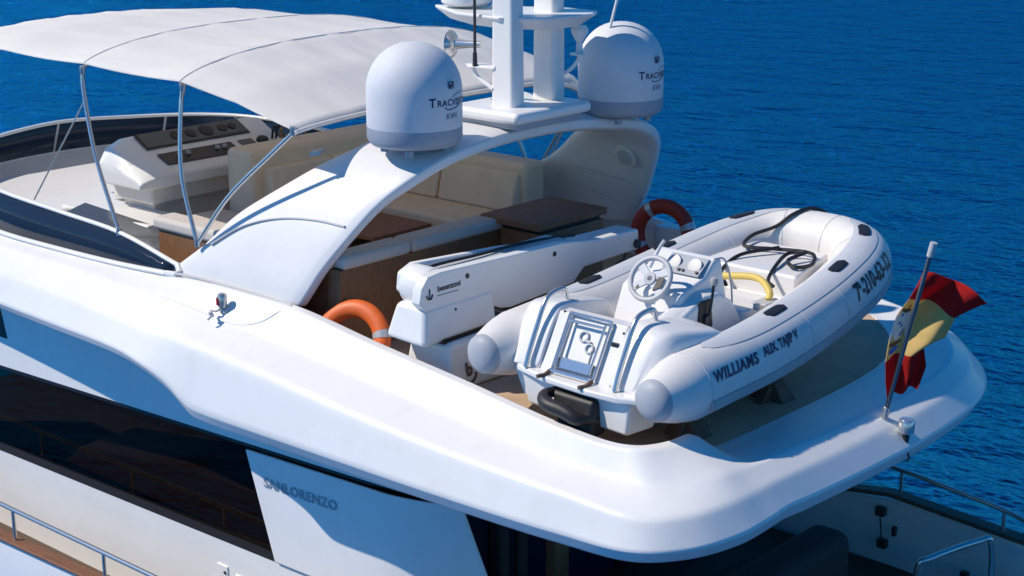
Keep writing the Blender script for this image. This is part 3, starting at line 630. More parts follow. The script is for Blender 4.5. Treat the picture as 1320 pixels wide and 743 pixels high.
# ================================================================ SATELLITE DOMES
def dome(loc, label):
    d = thing('satellite_dome', label, 'satellite dome', loc, 'satellite domes on the radar arch')
    L = Vector(loc); Rr = .415; H0 = .1; HC = .52
    b = MB(); prof = [(.30, .05), (.37, .058), (.40, .085), (Rr, .12), (Rr, .215)]
    b.lathe(prof, L, (0, 0, 1), 64); b.build('base_band', 'domeband', d, sharp=50)
    b = MB(); pr = [(Rr - .002, .216), (Rr, .222), (Rr, HC)] + [(Rr * math.cos(a) ** .92, HC + Rr * 1.0 * math.sin(a)) for a in [R(q) for q in (6, 12, 20, 28, 36, 44, 52, 60, 68, 75, 81, 86, 89)]]
    b.lathe(pr, L, (0, 0, 1), 64); sh = b.build('dome_shell', 'dome', d, sharp=60)
    for a in (0, 1.57, 3.14, 4.71):
        b = MB(); b.lathe([(.035, 0), (.035, .06)], L + Vector((.27 * math.cos(a + .6), .27 * math.sin(a + .6), -.02)), (0, 0, 1), 12); b.build('mount_leg', 'domeband', d)
    def wrap(uc, vc):
        def f(u, v, dd):
            a = (u + uc) / Rr + R(4); return L + Vector(((Rr + dd) * math.cos(a), (Rr + dd) * math.sin(a), v + vc))
        return f
    text('TracVision'[0], .105, wrap(-.2, .46), 'lettering', 'ink', sh, bold=.002)
    text('RACVISION', .075, wrap(.055, .452), 'lettering', 'ink', sh, spacing=1.12, bold=.002)
    # small square badge, swoosh and maker's mark
    f = wrap(.0, .60); b = MB(); N = 5
    b.loft([[f(-.035 + .07 * i / N, -.03, .003), f(-.035 + .07 * i / N, .03, .003)] for i in range(N + 1)], closed=False, caps=False); bd = b.build('badge', 'ink', sh, sharp=0)
    b = MB()
    for (a, c, e, g) in ((-.028, .008, -.018, .022), (-.01, .008, .0, .022), (.008, -.004, .03, .0), (-.008, -.022, .006, -.012), (.02, .008, .028, .022), (.012, -.022, .028, -.014)):
        b.add([f(a, c, .006), f(e, c, .006), f(e, g, .006), f(a, g, .006)], [(0, 1, 2, 3)])
    b.build('badge_pattern', 'hypsoft', bd, sharp=0)
    f = wrap(.02, .405); b = MB(); q = [(-.1, .012), (-.08, -.004), (-.03, -.01), (.04, .0), (.1, .02)]
    b.tube([f(u, v, .002) for u, v in [tuple(p[:2]) for p in crom([(a, c, 0) for a, c in q], 4)]], .004, 5); b.build('swoosh', 'ink', sh)
    f2 = wrap(.06, .50); b = MB(); b.tube([f2(u, v, .002) for u, v in [tuple(p[:2]) for p in crom([(-.05, .0, 0), (.03, .022, 0), (.1, .03, 0)], 4)]], .002, 5); b.build('swoosh', 'ink', sh)
    text('KVH', .07, wrap(.0, .335), 'lettering', 'ink', sh, spacing=1.0, shear=.2)
    return d
dome((-.92, -1.42, 1.70), 'near satellite dome, white with grey base band, on the port shoulder of the arch')
dome((-.72, 1.22, 1.66), 'far satellite dome behind the whip aerial, on the starboard end of the arch')

# ================================================================ MAST
ms = thing('radar_mast', 'white twin column mast with radar platform standing on the arch', 'mast', (-.95, .12, 1.76))
b = MB(); b.box((-1.35, -.42, 1.76), (-.62, .5, 1.82)); b.build('mast_foot', 'domeband', ms, bevel=.01)
b = MB(); b.box((-1.42, -.5, 1.82), (-.55, .58, 1.93)); b.build('plinth', 'gel', ms, bevel=.05, seg=5)
for y in (-.18, .4):
    b = MB(); b.hexa([(-1.08, y - .09, 1.9), (-.8, y - .09, 1.9), (-.8, y + .09, 1.9), (-1.08, y + .09, 1.9)], [(-1.07, y - .085, 3.6), (-.82, y - .085, 3.6), (-.82, y + .085, 3.6), (-1.07, y + .085, 3.6)]); b.build('column', 'gel', ms, bevel=.045, seg=5)
b = MB(); pl = [(-2.15, .12), (-1.55, -.22), (-.95, -.3), (-.62, -.05), (-.5, .5), (-.62, .72), (-1.0, .75), (-1.6, .45)]
cx, cy = -1.15, .2
b.loft([[(cx + (x - cx) * .82, cy + (y - cy) * .7, 2.62) for x, y in pl], [(x, y, 2.72) for x, y in pl], [(x, y, 2.745) for x, y in pl]]); b.build('radar_platform', 'gel', ms, bevel=.012)
b = MB(); b.lathe([(.2, 2.745 - 2.745), (.24, .03), (.25, .16), (.2, .26), (.1, .3), (.001, .31)], (-1.75, .14, 2.765), (0, 0, 1), 32); b.build('radar_dome', 'gel', ms)
b = MB(); b.tube([(-1.0, .55, 2.745), (-1.0, .55, 3.5)], .04, 12); b.build('aerial_stub', 'gel', ms)
b = MB(); b.tube(crom([(-1.5, .2, 2.75), (-1.4, .2, 2.86), (-1.32, .15, 2.8), (-1.3, .12, 2.75)], 5), .012, 8); b.build('cable', 'gel', ms)
b = MB(); b.lathe([(.03, .32), (.035, .2), (.05, .06), (.13, .01), (.135, 0), (.09, .0), (.001, .05)], (-1.62, -.22, 2.44), (1, .25, .05), 24); b.build('horn', 'steel', ms)
b = MB(); b.prism([(-1.02, -.28, 2.29), (-1.02, -.28, 2.27), (-1.3, -.34, 2.27), (-1.36, -.3, 2.29)], (.0, .12, 0)); b.tube(crom([(-1.3, -.26, 2.28), (-1.25, -.26, 2.18), (-1.05, -.26, 2.08)], 5), .02, 8); b.build('aerial_bracket', 'gel', ms)
b = MB(); b.tube([(-1.24, -.3, 2.28), (-1.24, -.3, 3.6)], .014, 8); b.lathe([(.024, 0), (.02, .12)], (-1.24, -.3, 2.28), (0, 0, 1), 10); b.build('whip_aerial', 'blacksteel', ms)
b = MB(); b.tube(crom([(-.86, .5, 2.15), (-.8, .55, 2.2), (-.74, .58, 2.28), (-.72, .58, 2.34)], 5), .018, 8); b.lathe([(.09, 0), (.09, .012)], (-.72, .58, 2.34), (0, 0, 1), 16); b.lathe([(.035, 0), (.03, .09), (.025, .12)], (-.72, .58, 2.35), (0, 0, 1), 14); b.build('gps_bracket', 'gel', ms)
b = MB(); b.lathe([(.03, 0), (.075, .08), (.08, .12), (.06, .15), (.001, .155)], (-.72, .58, 2.46), (0, 0, 1), 20); b.build('gps_aerial', 'gel', ms)
wa = thing('aerial', 'tall thin whip aerial leaning beside the far satellite dome', 'aerial', (-.85, .92, 1.74))
b = MB(); b.tube([(-.86, .93, 1.85), (-.72, 1.02, 2.5), (-.5, 1.16, 3.6)], .014, 8); b.build('rod', 'gel', wa)
b = MB(); b.lathe([(.03, 0), (.02, .05), (.018, .14)], (-.88, .92, 1.75), (.2, .12, 1), 12); b.torus((-.86, .9, 1.82), (1, -1, .3), .04, .008, 18, 6); b.build('hinge', 'steel', wa)
b = MB(); b.tube(crom([(-.88, .9, 1.86), (-.9, .86, 1.8), (-.82, .9, 1.77), (-.7, .95, 1.765), (-.72, 1.0, 1.765)], 5), .012, 7); b.build('lashing', 'greyplast', wa)

# ================================================================ CRANE
cr = thing('deck_crane', 'folded white hydraulic deck crane lying across the boat deck', 'crane', (-.1, -2, -.06))
b = MB(); b.hexa([(-.3, -2.25, -.06), (.28, -2.25, -.06), (.3, -1.0, -.06), (-.3, -1.0, -.06)], [(-.24, -2.2, .34), (.2, -2.2, .34), (.2, -1.2, .36), (-.24, -1.2, .36)]); ped = b.build('pedestal', 'gel', cr, bevel=.05)
b = MB(); b.hexa([(-.32, -2.42, .36), (.14, -2.42, .34), (.16, -1.55, .38), (-.32, -1.55, .38)], [(-.26, -2.34, .66), (.08, -2.34, .66), (.08, -1.5, .66), (-.26, -1.5, .66)]); b.build('slewing_head', 'gel', cr, bevel=.05, seg=4)
b = MB(); b.box((-.27, -2.2, .335), (.15, -1.3, .375)); b.build('dark_gap', 'black', cr)  # black box paints in the shaded gap under the slewing head
b = MB(); sd = [(-2.38, .82), (-2.40, .70), (-2.32, .61), (-2.2, .58), (-1.68, .55), (-1.52, .5), (-1.42, .46), (-1.3, .44), (-.45, .48), (-.25, .64), (-.15, .82), (-.6, .875), (-2.15, .925), (-2.3, .91)]
def zt_(y, z): return z + (y + 1.2) * .0
b.prism([(.08, y, z) for y, z in sd], (-.10, 0, 0)); ns = b.build('boom_cover', 'gel', cr, bevel=.012)
b = MB(); b.prism([(-.3, y, z) for y, z in [(-2.2, .86), (-2.22, .7), (-2.1, .62), (-.3, .64), (-.3, .78), (-1.0, .85), (-2.05, .915)]], (-.09, 0, 0)); b.build('boom_cover', 'gel', cr, bevel=.03)
b = MB(); b.box((-.29, -2.0, .66), (-.03, -.4, .86)); b.build('ram', 'greyplast', cr, bevel=.02)
b = MB(); b.tube(crom([(-.2, -2.0, .84), (-.2, -1.95, .89), (-.18, -1.4, .885), (-.2, -.9, .875), (-.16, -.5, .86), (-.12, -.2, .84)], 6), .014, 7); b.build('hydraulic_hose', 'rubber', cr)
b = MB(); b.lathe([(.16, -.12), (.17, -.1), (.17, .1), (.16, .12)], (-.16, -2.12, .76), (1, 0, 0), 28); b.build('boom_pivot', 'gel', cr)
b = MB(); b.hexa([(-.22, -.6, .58), (.05, -.6, .57), (.05, .55, .59), (-.22, .55, .6)], [(-.22, -.6, .82), (.05, -.6, .82), (.05, .55, .79), (-.22, .55, .79)]); b.build('boom_arm', 'gel', cr, bevel=.03)
b = MB(); b.lathe([(.04, -.02), (.045, .02)], (.06, .5, .66), (1, 0, 0), 14); b.tube(crom([(-.05, .48, .6), (-.05, .45, .5), (0, .35, .46), (.02, .25, .5), (0, .4, .52), (-.02, .5, .48)], 4), .012, 7); b.build('hook_block', 'blacksteel', cr)
b = MB()
for y, z in ((-1.84, .83), (-.72, .80)): b.lathe([(.024, 0), (.02, .008), (.001, .01)], (.08, y, z), (1, 0, 0), 12)
for y, z in ((-2.0, .58), (-1.86, .52), (-1.72, .54)): b.lathe([(.016, 0), (.014, .008), (.001, .01)], (.09, y, z), (1, 0, .1), 10)
b.build('bolt_head', 'blacksteel', cr)
text('besenzoni', .068, lambda u, v, d: Vector((.081 + d, -2.06 + u, .79 + v)), 'lettering', 'blackink', ns, bold=.002)
b = MB(); b.tube([(.085, -2.29, .73), (.085, -2.29, .81)], .005, 5); b.tube(crom([(.085, -2.325, .76), (.085, -2.31, .73), (.085, -2.29, .725), (.085, -2.27, .73), (.085, -2.255, .76)], 3), .006, 5); b.tube([(.083, -2.2, .735), (.083, -1.95, .735)], .0025, 4); b.build('maker_mark', 'blackink', ns)
text('b', .15, lambda u, v, d: Vector((.262 + d - v * .2, -2.02 + u, .10 + v)), 'lettering', 'wedge', ped, bold=.006)
b = MB(); b.tube(crom([(.275, -2.07, .02), (.28, -2.02, -.01), (.275, -1.96, .02), (.265, -1.94, .06)], 4), .012, 6); b.build('maker_mark', 'wedge', ped)

# ================================================================ LIFE RINGS
def ring(c, ax, col, label, roll, tapeang):
    t = thing('life_ring', label, 'life ring', c, 'life rings on the boat deck')
    b = MB(); b.torus(c, ax, .30, .08, 56, 16, flat=.75); bd = b.build('ring_body', col, t, sharp=0)
    q = Vector((0, 0, 1)).rotation_difference(Vector(ax).normalized()); cv_ = Vector(c)
    for a0 in tapeang:
        rg = []
        for i in range(5):
            a = a0 + (i - 2) * .05; d = Vector((math.cos(a), math.sin(a), 0))
            rg.append([cv_ + q @ (d * (.30 + .083 * math.cos(k * math.pi / 8)) + Vector((0, 0, .083 * .76 * math.sin(k * math.pi / 8)))) for k in range(16)])
        b = MB(); b.loft(rg, True, False); b.build('reflective_band', 'tape', bd, sharp=0)
    return t
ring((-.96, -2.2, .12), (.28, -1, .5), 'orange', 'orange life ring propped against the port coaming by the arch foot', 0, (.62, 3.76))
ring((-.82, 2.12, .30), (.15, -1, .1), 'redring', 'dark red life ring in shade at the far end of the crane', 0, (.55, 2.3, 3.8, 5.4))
bx = thing('deck_locker', 'small white locker behind the far life ring', 'locker', (-.6, 2.3, 0))
b = MB(); b.box((-1.0, 2.2, -.06), (.5, 2.42, .36)); b.build('locker_body', 'gel', bx, bevel=.02)
b = MB(); b.box((-.28, 2.15, .02), (-.2, 2.2, .3)); b.build('locker_strap', 'black', bx, bevel=.008)

# ================================================================ TENDER
XC = 1.62
td = thing('tender', 'white inflatable jet tender chocked across the boat deck with wheel and console', 'tender', (XC, -.8, 0))
PATH = [(.80, -2.42, .45), (.80, -2.3, .453), (.80, -2.15, .458), (.80, -1.85, .47), (.79, -1.2, .50), (.81, -.5, .57), (.86, .1, .65), (.955, .64, .735), (1.12, .99, .79), (1.36, 1.12, .82), (XC, 1.14, .825)]
half_ = PATH[:-1]
full = PATH + [(2 * XC - x, y, z) for x, y, z in reversed(half_)]
SN = 8; tpth = crom(full, SN); NT = len(tpth)
TR = .258
rad = []
for i, p in enumerate(tpth):
    d = (p.y + 2.42); rad.append(TR * (.62 + .38 * math.sin(min(1, d / .42) * math.pi / 2)))
b = MB(); b.tube(tpth, rad, 28); tube_o = b.build('inflatable_tube', 'hyp', td, sharp=60)
tfr = frames(tpth)
cum = [0.0]
for i in range(1, NT): cum.append(cum[-1] + (tpth[i] - tpth[i - 1]).length)
TOT = cum[-1]
def on_tube(s, ang, d=0.0):        # s measured from the starboard stern end forward; ang from horizontal-outboard, up positive
    s = TOT - s
    i = 0
    while i < NT - 2 and cum[i + 1] < s: i += 1
    f = (s - cum[i]) / (cum[i + 1] - cum[i]); f = max(0, min(1, f))
    p = tpth[i].lerp(tpth[i + 1], f); r = rad[i] + (rad[i + 1] - rad[i]) * f
    t = (tfr[i][0].lerp(tfr[i + 1][0], f)).normalized(); sd_ = t.cross(Vector((0, 0, 1))).normalized(); up = sd_.cross(t)
    out = -sd_
    c = Vector((XC, -.2, p.z)); 
    if (p + out - c).length < (p - out - c).length: out = -out
    return p + (out * math.cos(ang) + up * math.sin(ang)) * (r + d)
for x in (.80, 2 * XC - .80):
    b = MB(); b.lathe([(TR * .63, -.01), (TR * .6, .03), (TR * .45, .07), (TR * .2, .088), (.001, .092)], (x, -2.42, .45), (0, -1, -.02), 28); b.build('tube_end_cap', 'hypgrey', tube_o)
def patch(s0, s1, a0, a1, name, m, d=.003, rnd=False, ns=16, na=10, side_=1):
    b = MB(); rg = []
    for i in range(ns + 1):
        u = i / ns; k = 1.0
        if rnd: k = (1 - abs(2 * u - 1) ** 6) ** .5
        am = (a0 + a1) / 2; ah = (a1 - a0) / 2 * max(k, .02)
        rg.append([on_tube(s0 + (s1 - s0) * u, am + ah * (2 * j / na - 1), d) for j in range(na + 1)])
    b.loft(rg, closed=False, caps=False); return b.build(name, m, tube_o, sharp=0)
patch(.55, 3.75, R(58), R(112), 'tread_patch', 'hypsoft', .003, True, 60)
patch(TOT - 3.75, TOT - .9, R(58), R(112), 'tread_patch', 'hypsoft', .003, True, 60)
for s in (1.55, 2.62, 3.45, TOT - 1.35, TOT - 2.35, TOT - 3.3):
    o = patch(s - .13, s + .13, R(76), R(98), 'grab_handle', 'rubber', .012, True, 10, 6)
    md = o.modifiers.new('solid', 'SOLIDIFY'); md.thickness = .022
for s_ in (.36, 1.72, 2.3, 3.3, 3.85, TOT - .36, TOT - 1.0, TOT - 2.25, TOT - 3.0, TOT - 3.72):
    b = MB(); b.tube([on_tube(s_, R(a), .0005) for a in range(0, 360, 12)], .0035, 5, True); b.build('tube_seam', 'hypsoft', tube_o)
# rubbing strake low on the tube sides
b = MB(); b.tube([on_tube(.35 + (TOT - .7) * i / 90, R(-22), .004) for i in range(91)], .03, 8, flat=1.6); b.build('rubbing_strake', 'lowgrey', tube_o)
ltr = lambda s0, a0: (lambda u, v, d: on_tube(s0 + u, a0 + v / TR, d))
text('WILLIAMS', .115, ltr(.68, R(24)), 'lettering', 'ink', tube_o, .005, 1.15, .98, .18, .004)
text('AUX. TAJIP V', .1, ltr(1.28, R(28)), 'lettering', 'ink', tube_o, .005, 1.05, .78, .12, .004)
text('7ª-210-63-12', .2, ltr(2.86, R(23)), 'lettering', 'blackink', tube_o, .005, 1.02, .72, 0, .006)
# GRP hull
rg = []
for y, hw, zk, zc in [(-2.3, .60, .08, .34), (-2.0, .80, .06, .36), (-1.0, .88, .05, .39), (-.2, .88, .08, .45), (.4, .78, .22, .55), (.8, .5, .40, .63), (1.02, .08, .58, .7)]:
    rg.append([(XC - hw, y, zc + .12), (XC - hw, y, zc), (XC - hw * .86, y, zc - .17), (XC, y, zk), (XC + hw * .86, y, zc - .17), (XC + hw, y, zc), (XC + hw, y, zc + .12)])
trk = [crom([r[k] for r in rg], 4) for k in range(7)]
b = MB(); b.loft([[trk[k][i] for k in range(7)] for i in range(len(trk[0]))]); b.build('hull', 'frp', td, sharp=30)
b = MB(); b.prism([(XC - .66, -2.0, .46), (XC + .66, -2.0, .46), (XC + .66, -.1, .5), (XC + .5, .55, .6), (XC - .5, .55, .6), (XC - .66, -.1, .5)], (0, 0, .012)); b.build('cockpit_sole', 'hypsoft', td)
# bathing platform and transom
b = MB(); pf = [(XC - .62, -2.05), (XC - .62, -2.25), (XC - .54, -2.36), (XC - .2, -2.45), (XC + .2, -2.48), (XC + .5, -2.47), (XC + .66, -2.40), (XC + .70, -2.05)]
b.prism([(x, y, .36) for x, y in pf], (0, 0, .055)); b.build('bathing_platform', 'frp', td, bevel=.02)
b = MB(); b.hexa([(XC - .46, -2.32, .10), (XC + .56, -2.4, .10), (XC + .6, -2.1, .10), (XC - .5, -2.1, .10)], [(XC - .52, -2.34, .36), (XC + .6, -2.42, .36), (XC + .62, -2.1, .36), (XC - .52, -2.1, .36)])
b.build('transom_skirt', 'frp', td, bevel=.03)
b = MB(); b.hexa([(XC - .34, -2.33, .41), (XC + .34, -2.33, .41), (XC + .34, -2.0, .41), (XC - .34, -2.0, .41)], [(XC - .33, -2.10, .83), (XC + .33, -2.10, .83), (XC + .33, -1.98, .83), (XC - .33, -1.98, .83)]); tp_ = b.build('transom_panel', 'frp', td, bevel=.014)
for s in (-1, 1):          # moulded shoulders that fair the panel into the tubes
    X = lambda o: XC + s * o
    b = MB(); rgq = []
    for y, zt2, xo in ((-2.34, .43, .62), (-2.31, .5, .64), (-2.21, .69, .67), (-2.11, .83, .71), (-2.03, .865, .75), (-1.8, .835, .80), (-1.6, .80, .82), (-1.47, .77, .81), (-1.41, .69, .77), (-1.40, .6, .73)):
        rgq.append([(X(.34), y, .41), (X(.34), y, zt2), (X(.37), y, zt2 + .01), (X(.58), y, zt2), (X(xo - .07), y, max(.42, zt2 - .03)), (X(xo), y, max(.415, zt2 - .11)), (X(xo + .01), y, .41)])
    b.loft(rgq); b.build('quarter_moulding', 'frp', td, sub=2, crease=lambda a, c: .75 if a % 7 == c % 7 and a % 7 in (0, 1, 2, 4) else 0.0)
    b = MB(); hx = X(.43)
    b.tube(crom([(hx, -2.385, .42), (hx, -2.33, .56), (hx, -2.24, .74), (hx, -2.17, .87), (hx, -2.10, .935), (hx, -1.96, .95), (hx, -1.91, .92), (hx, -1.90, .84)], 5), .02, 12); b.build('grab_rail', 'steel', td)
# folding ladder on the panel
ld = MB()
pnl = lambda x, z, d: Vector((XC + x, -2.33 + (z - .41) * .548 - d, z))
lo_ = MB()
for sx in (-.2, .2):
    lo_.tube([pnl(sx, .44, .03), pnl(sx, .84, .03)], .014, 8); lo_.tube([pnl(sx * .82, .48, .065), pnl(sx * .82, .82, .05)], .011, 8)
for z in (.84,): lo_.tube([pnl(-.2, z, .03), pnl(.2, z, .03)], .014, 8)
lo_.tube([pnl(-.17, .8, .06), pnl(.17, .8, .06)], .012, 8); lo_.tube([pnl(-.2, .44, .05), pnl(.2, .44, .05)], .02, 8)
lo_.hexa([pnl(-.19, .47, .03), pnl(.19, .47, .03), pnl(.19, .47, .04), pnl(-.19, .47, .04)], [pnl(-.19, .54, .03), pnl(.19, .54, .03), pnl(.19, .54, .045), pnl(-.19, .54, .045)])
ladder = lo_.build('boarding_ladder', 'steel', td)
b = MB()
for sx in (-.2, .2): b.tube([pnl(sx, .44, .05), pnl(sx, .42, .1), pnl(sx - .02, .42, .17)], .017, 8)
b.build('ladder_foot', 'wedge', ladder)
b = MB(); b.torus(pnl(-.02, .7, .012), (0, -1, .5), .038, .009, 20, 8); b.torus(pnl(.06, .63, .012), (0, -1, .5), .034, .008, 20, 8); b.tube([pnl(.0, .68, .012), pnl(.06, .67, .015)], .012, 6); b.tube([pnl(.09, .6, .01), pnl(.09, .5, .01)], .006, 6); b.build('towing_eye', 'greyplast', tp_)
b = MB()
for x, z in ((-.3, .83), (.29, .78)): b.lathe([(.012, 0), (.001, .006)], pnl(x + .02, z, .0), (0, -1, .5), 10)
b.box(tuple(pnl(.24, .68, .004)), tuple(pnl(.30, .71, -.01))); b.build('fastener', 'blacksteel', tp_)
# jet drive
b = MB(); b.tube(crom([(XC - .12, -2.38, .3), (XC - .14, -2.5, .29), (XC - .06, -2.57, .26), (XC + .1, -2.57, .24), (XC + .22, -2.55, .2), (XC + .28, -2.4, .16)], 5), [.036 + .02 * math.sin(i * .12) for i in range(26)], 12, flat=1.0)
jd = b.build('jet_drive', 'rubber', td)
b = MB(); b.hexa([(XC + .0, -2.52, .03), (XC + .3, -2.52, .03), (XC + .3, -2.3, .03), (XC, -2.3, .03)], [(XC - .14, -2.44, .33), (XC + .3, -2.46, .33), (XC + .3, -2.3, .33), (XC - .14, -2.3, .33)]); b.build('jet_nozzle', 'rubber', jd, bevel=.04)
# console
co = MB()
prof = [(-1.62, .46), (-1.42, .92), (-1.36, .95), (-1.12, 1.0), (-.98, 1.12), (-.90, 1.13), (-.74, .55), (-.70, .46)]
co.loft([[(x, y + dx, z) for y, z in prof] for x, dx in ((1.36, .0), (1.41, -.01), (1.9, -.01), (1.95, 0))])
cons = co.build('console', 'frp', td, bevel=.03)
b = MB(); rgq = []
for x in (1.86, 1.92, 2.0, 2.05):
    k = 1 if x < 2.0 else .94
    rgq.append([(x, -1.86, .46), (x, -1.8, .46 + .3 * k), (x, -1.55, .46 + .36 * k), (x, -1.25, .46 + .47 * k), (x, -1.05, .46 + .46 * k), (x, -.85, .46 + .34 * k), (x, -.6, .46)])
b.loft(rgq); pod = b.build('console_pod', 'frp', td, bevel=.05, seg=4)
b = MB(); b.box((1.44, -1.95, .45), (1.98, -1.62, .62)); b.build('helm_seat', 'frp', td, bevel=.05)
dq = Vector((0, -.83, .56)); dpos = Vector((1.86, -1.08, 1.045))
b = MB(); b.hexa([(1.55, -1.16, 1.005), (1.91, -1.16, 1.005), (1.91, -1.0, 1.118), (1.55, -1.0, 1.118)], [(1.55, -1.168, 1.013), (1.91, -1.168, 1.013), (1.91, -1.008, 1.126), (1.55, -1.008, 1.126)]); das = b.build('dashboard', 'hypgrey', cons, bevel=.003)
for x, o in ((1.63, .0), (1.83, .0)):
    b = MB(); c0 = Vector((x, -1.088, 1.07)); b.lathe([(.062, 0), (.062, .014), (.05, .016)], c0, dq, 24); g = b.build('gauge', 'greyplast', das)
    b = MB(); b.lathe([(.05, .015), (.001, .016)], c0, dq, 24); b.build('gauge_face', 'screen', g)
for x in (1.71, 1.75, 1.88):
    b = MB(); b.lathe([(.014, 0), (.012, .015), (.001, .016)], (x, -1.14, 1.035), dq, 10); b.build('switch', 'rubber', das)
b = MB(); b.tube(crom([(1.945, -1.0, 1.13), (1.95, -.86, 1.1), (1.95, -.76, .9), (1.95, -.72, .62)], 5), .008, 6); b.build('trim_edge', 'greyplast', cons)
# steering wheel
wc = Vector((1.70, -1.50, 1.03)); wa_ = Vector((.05, -.86, .52)).normalized(); q = Vector((0, 0, 1)).rotation_difference(wa_)
b = MB(); b.torus(wc, wa_, .172, .022, 48, 14); sw = b.build('steering_wheel', 'greyplast', td, sharp=0)
b = MB(); b.lathe([(.05, -.03), (.055, .0), (.05, .016), (.001, .018)], wc, wa_, 28); hb_ = b.build('wheel_hub', 'hypgrey', sw)
b = MB(); b.lathe([(.02, .018), (.018, .02), (.001, .0205)], wc, wa_, 18); b.build('hub_badge', 'ink', hb_)
xq, yq = q @ Vector((1, 0, 0)), q @ Vector((0, 1, 0))
if abs(xq.z) > abs(yq.z): xq, yq = yq, xq
if xq.x < 0: xq = -xq
if yq.z < 0: yq = -yq
b = MB()
for a in (R(35), R(145), R(218), R(322)):
    d = xq * math.cos(a) + yq * math.sin(a); e = d.cross(wa_)
    b.hexa([wc + d * .03 - e * .03 - wa_ * .012, wc + d * .16 - e * .034 - wa_ * .012, wc + d * .16 + e * .034 - wa_ * .012, wc + d * .03 + e * .03 - wa_ * .012], [wc + d * .03 - e * .03 + wa_ * .006, wc + d * .16 - e * .034 + wa_ * .006, wc + d * .16 + e * .034 + wa_ * .006, wc + d * .03 + e * .03 + wa_ * .006])
b.build('spoke', 'hypsoft', sw, bevel=.006)
b = MB(); d = xq; e = yq
b.hexa([wc + d * .06 - e * .09 + wa_ * .006, wc + d * .12 - e * .05 + wa_ * .006, wc + d * .13 + e * .03 + wa_ * .006, wc + d * .075 + e * .03 + wa_ * .006], [wc + d * .06 - e * .09 + wa_ * .016, wc + d * .12 - e * .05 + wa_ * .016, wc + d * .13 + e * .03 + wa_ * .016, wc + d * .075 + e * .03 + wa_ * .016]); b.build('wheel_pad', 'rubber', sw)
b = MB(); b.add([wc - d * .1 - e * .1 + wa_ * .01, wc - d * .06 - e * .1 + wa_ * .01, wc - d * .08 - e * .065 + wa_ * .01], [(0, 1, 2)]); b.build('warning_triangle', 'blackink', sw, sharp=0)
b = MB(); b.tube([wc - wa_ * .01, Vector((1.70, -1.25, .90))], .05, 16); b.build('steering_column', 'hypsoft', sw)
b = MB(); b.tube([(1.47, -1.2, 1.02), (1.53, -1.14, 1.2), (1.55, -1.12, 1.24)], .014, 8); b.build('pole_light', 'hypsoft', td)
# throttle lever on the pod
b = MB(); b.hexa([(2.04, -1.36, .64), (2.04, -1.16, .64), (2.03, -1.18, .87), (2.03, -1.34, .87)], [(2.07, -1.36, .64), (2.07, -1.16, .64), (2.06, -1.18, .87), (2.06, -1.34, .87)]); tl = b.build('throttle_box', 'rubber', td, bevel=.02)
b = MB(); b.lathe([(.045, 0), (.04, .025), (.02, .03)], (2.065, -1.26, .72), (1, 0, 0), 20); b.build('throttle_hub', 'blacksteel', tl)
b = MB(); b.tube([(2.09, -1.26, .72), (2.09, -1.22, .9), (2.08, -1.19, 1.0)], .012, 8); b.build('throttle_lever', 'black', tl)
b = MB(); b.lathe([(.02, -.03), (.034, 0), (.03, .035), (.001, .05)], (2.075, -1.18, 1.0), (0, .1, 1), 14); b.build('throttle_knob', 'lowgrey', tl)
# warning sticker on the console front
st = MB(); pn = lambda x, z: Vector((x, -1.62 + (z - .46) * .435 - .006, z))
st.add([pn(1.5, .66), pn(1.84, .66), pn(1.84, .77), pn(1.5, .77)], [(0, 1, 2, 3)]); sk = st.build('warning_sticker', 'label', cons, sharp=0)
st = MB(); pn2 = lambda x, z: pn(x, z) + Vector((0, -.002, 0)); st.add([pn2(1.5, .745), pn2(1.84, .745), pn2(1.84, .77), pn2(1.5, .77)], [(0, 1, 2, 3)]); st.build('sticker_band', 'lime', sk, sharp=0)
# bow locker, thwart, cables and hose
b = MB(); b.hexa([(1.12, .0, .5), (2.08, .0, .5), (1.95, .75, .6), (1.2, .75, .6)], [(1.12, .02, .80), (2.08, .02, .80), (1.95, .75, .84), (1.2, .75, .84)]); bl = b.build('bow_locker', 'frp', td, bevel=.03)
b = MB(); b.lathe([(.05, 0), (.05, .004)], (1.75, .018, .68), (0, -1, 0), 20); b.build('locker_latch', 'greyplast', bl)
b = MB(); b.box((1.15, -.72, .48), (2.06, -.18, .66)); b.build('thwart', 'frp', td, bevel=.03)
b = MB(); b.box((1.98, -.5, .655), (2.12, -.3, .68)); b.build('deck_filler', 'greyplast', td, bevel=.008)
b = MB(); b.lathe([(.03, 0), (.03, .05), (.01, .06)], (2.1, -.6, .66), (0, 0, 1), 12); b.build('cleat', 'greyplast', td)
lead = thing('mooring_line', 'black mooring line coiled over the bow of the tender', 'rope', (1.6, .7, .85))
b = MB(); cpts = [(1.66, 1.41, .90), (1.58, 1.33, 1.03), (1.5, 1.16, 1.102), (1.42, .98, 1.06), (1.33, .86, .96), (1.22, .66, .9), (1.3, .42, .86), (1.55, .5, .86), (1.8, .55, .87), (1.95, .5, .87), (2.02, .35, .83), (1.98, .15, .84), (1.85, .25, .86), (1.9, .45, .9), (1.75, .4, .87), (1.82, .1, .83), (1.88, -.1, .76), (1.95, -.12, .72)]
b.tube(crom(cpts, 6), .017, 8); b.tube(crom([(1.6, .5, .88), (1.4, .2, .84), (1.38, -.05, .74), (1.5, -.15, .66)], 6), .017, 8); b.build('rope_coil', 'rubber', lead)
hz = tag(MB().tube(crom([(1.3, -.2, .70), (1.55, -.2, .76), (1.85, -.22, .80), (2.02, -.3, .74), (2.06, -.36, .68)], 6), .03, 10).build('fuel_hose', 'yellow'), 'yellow hose lying across the tender thwart', 'hose')
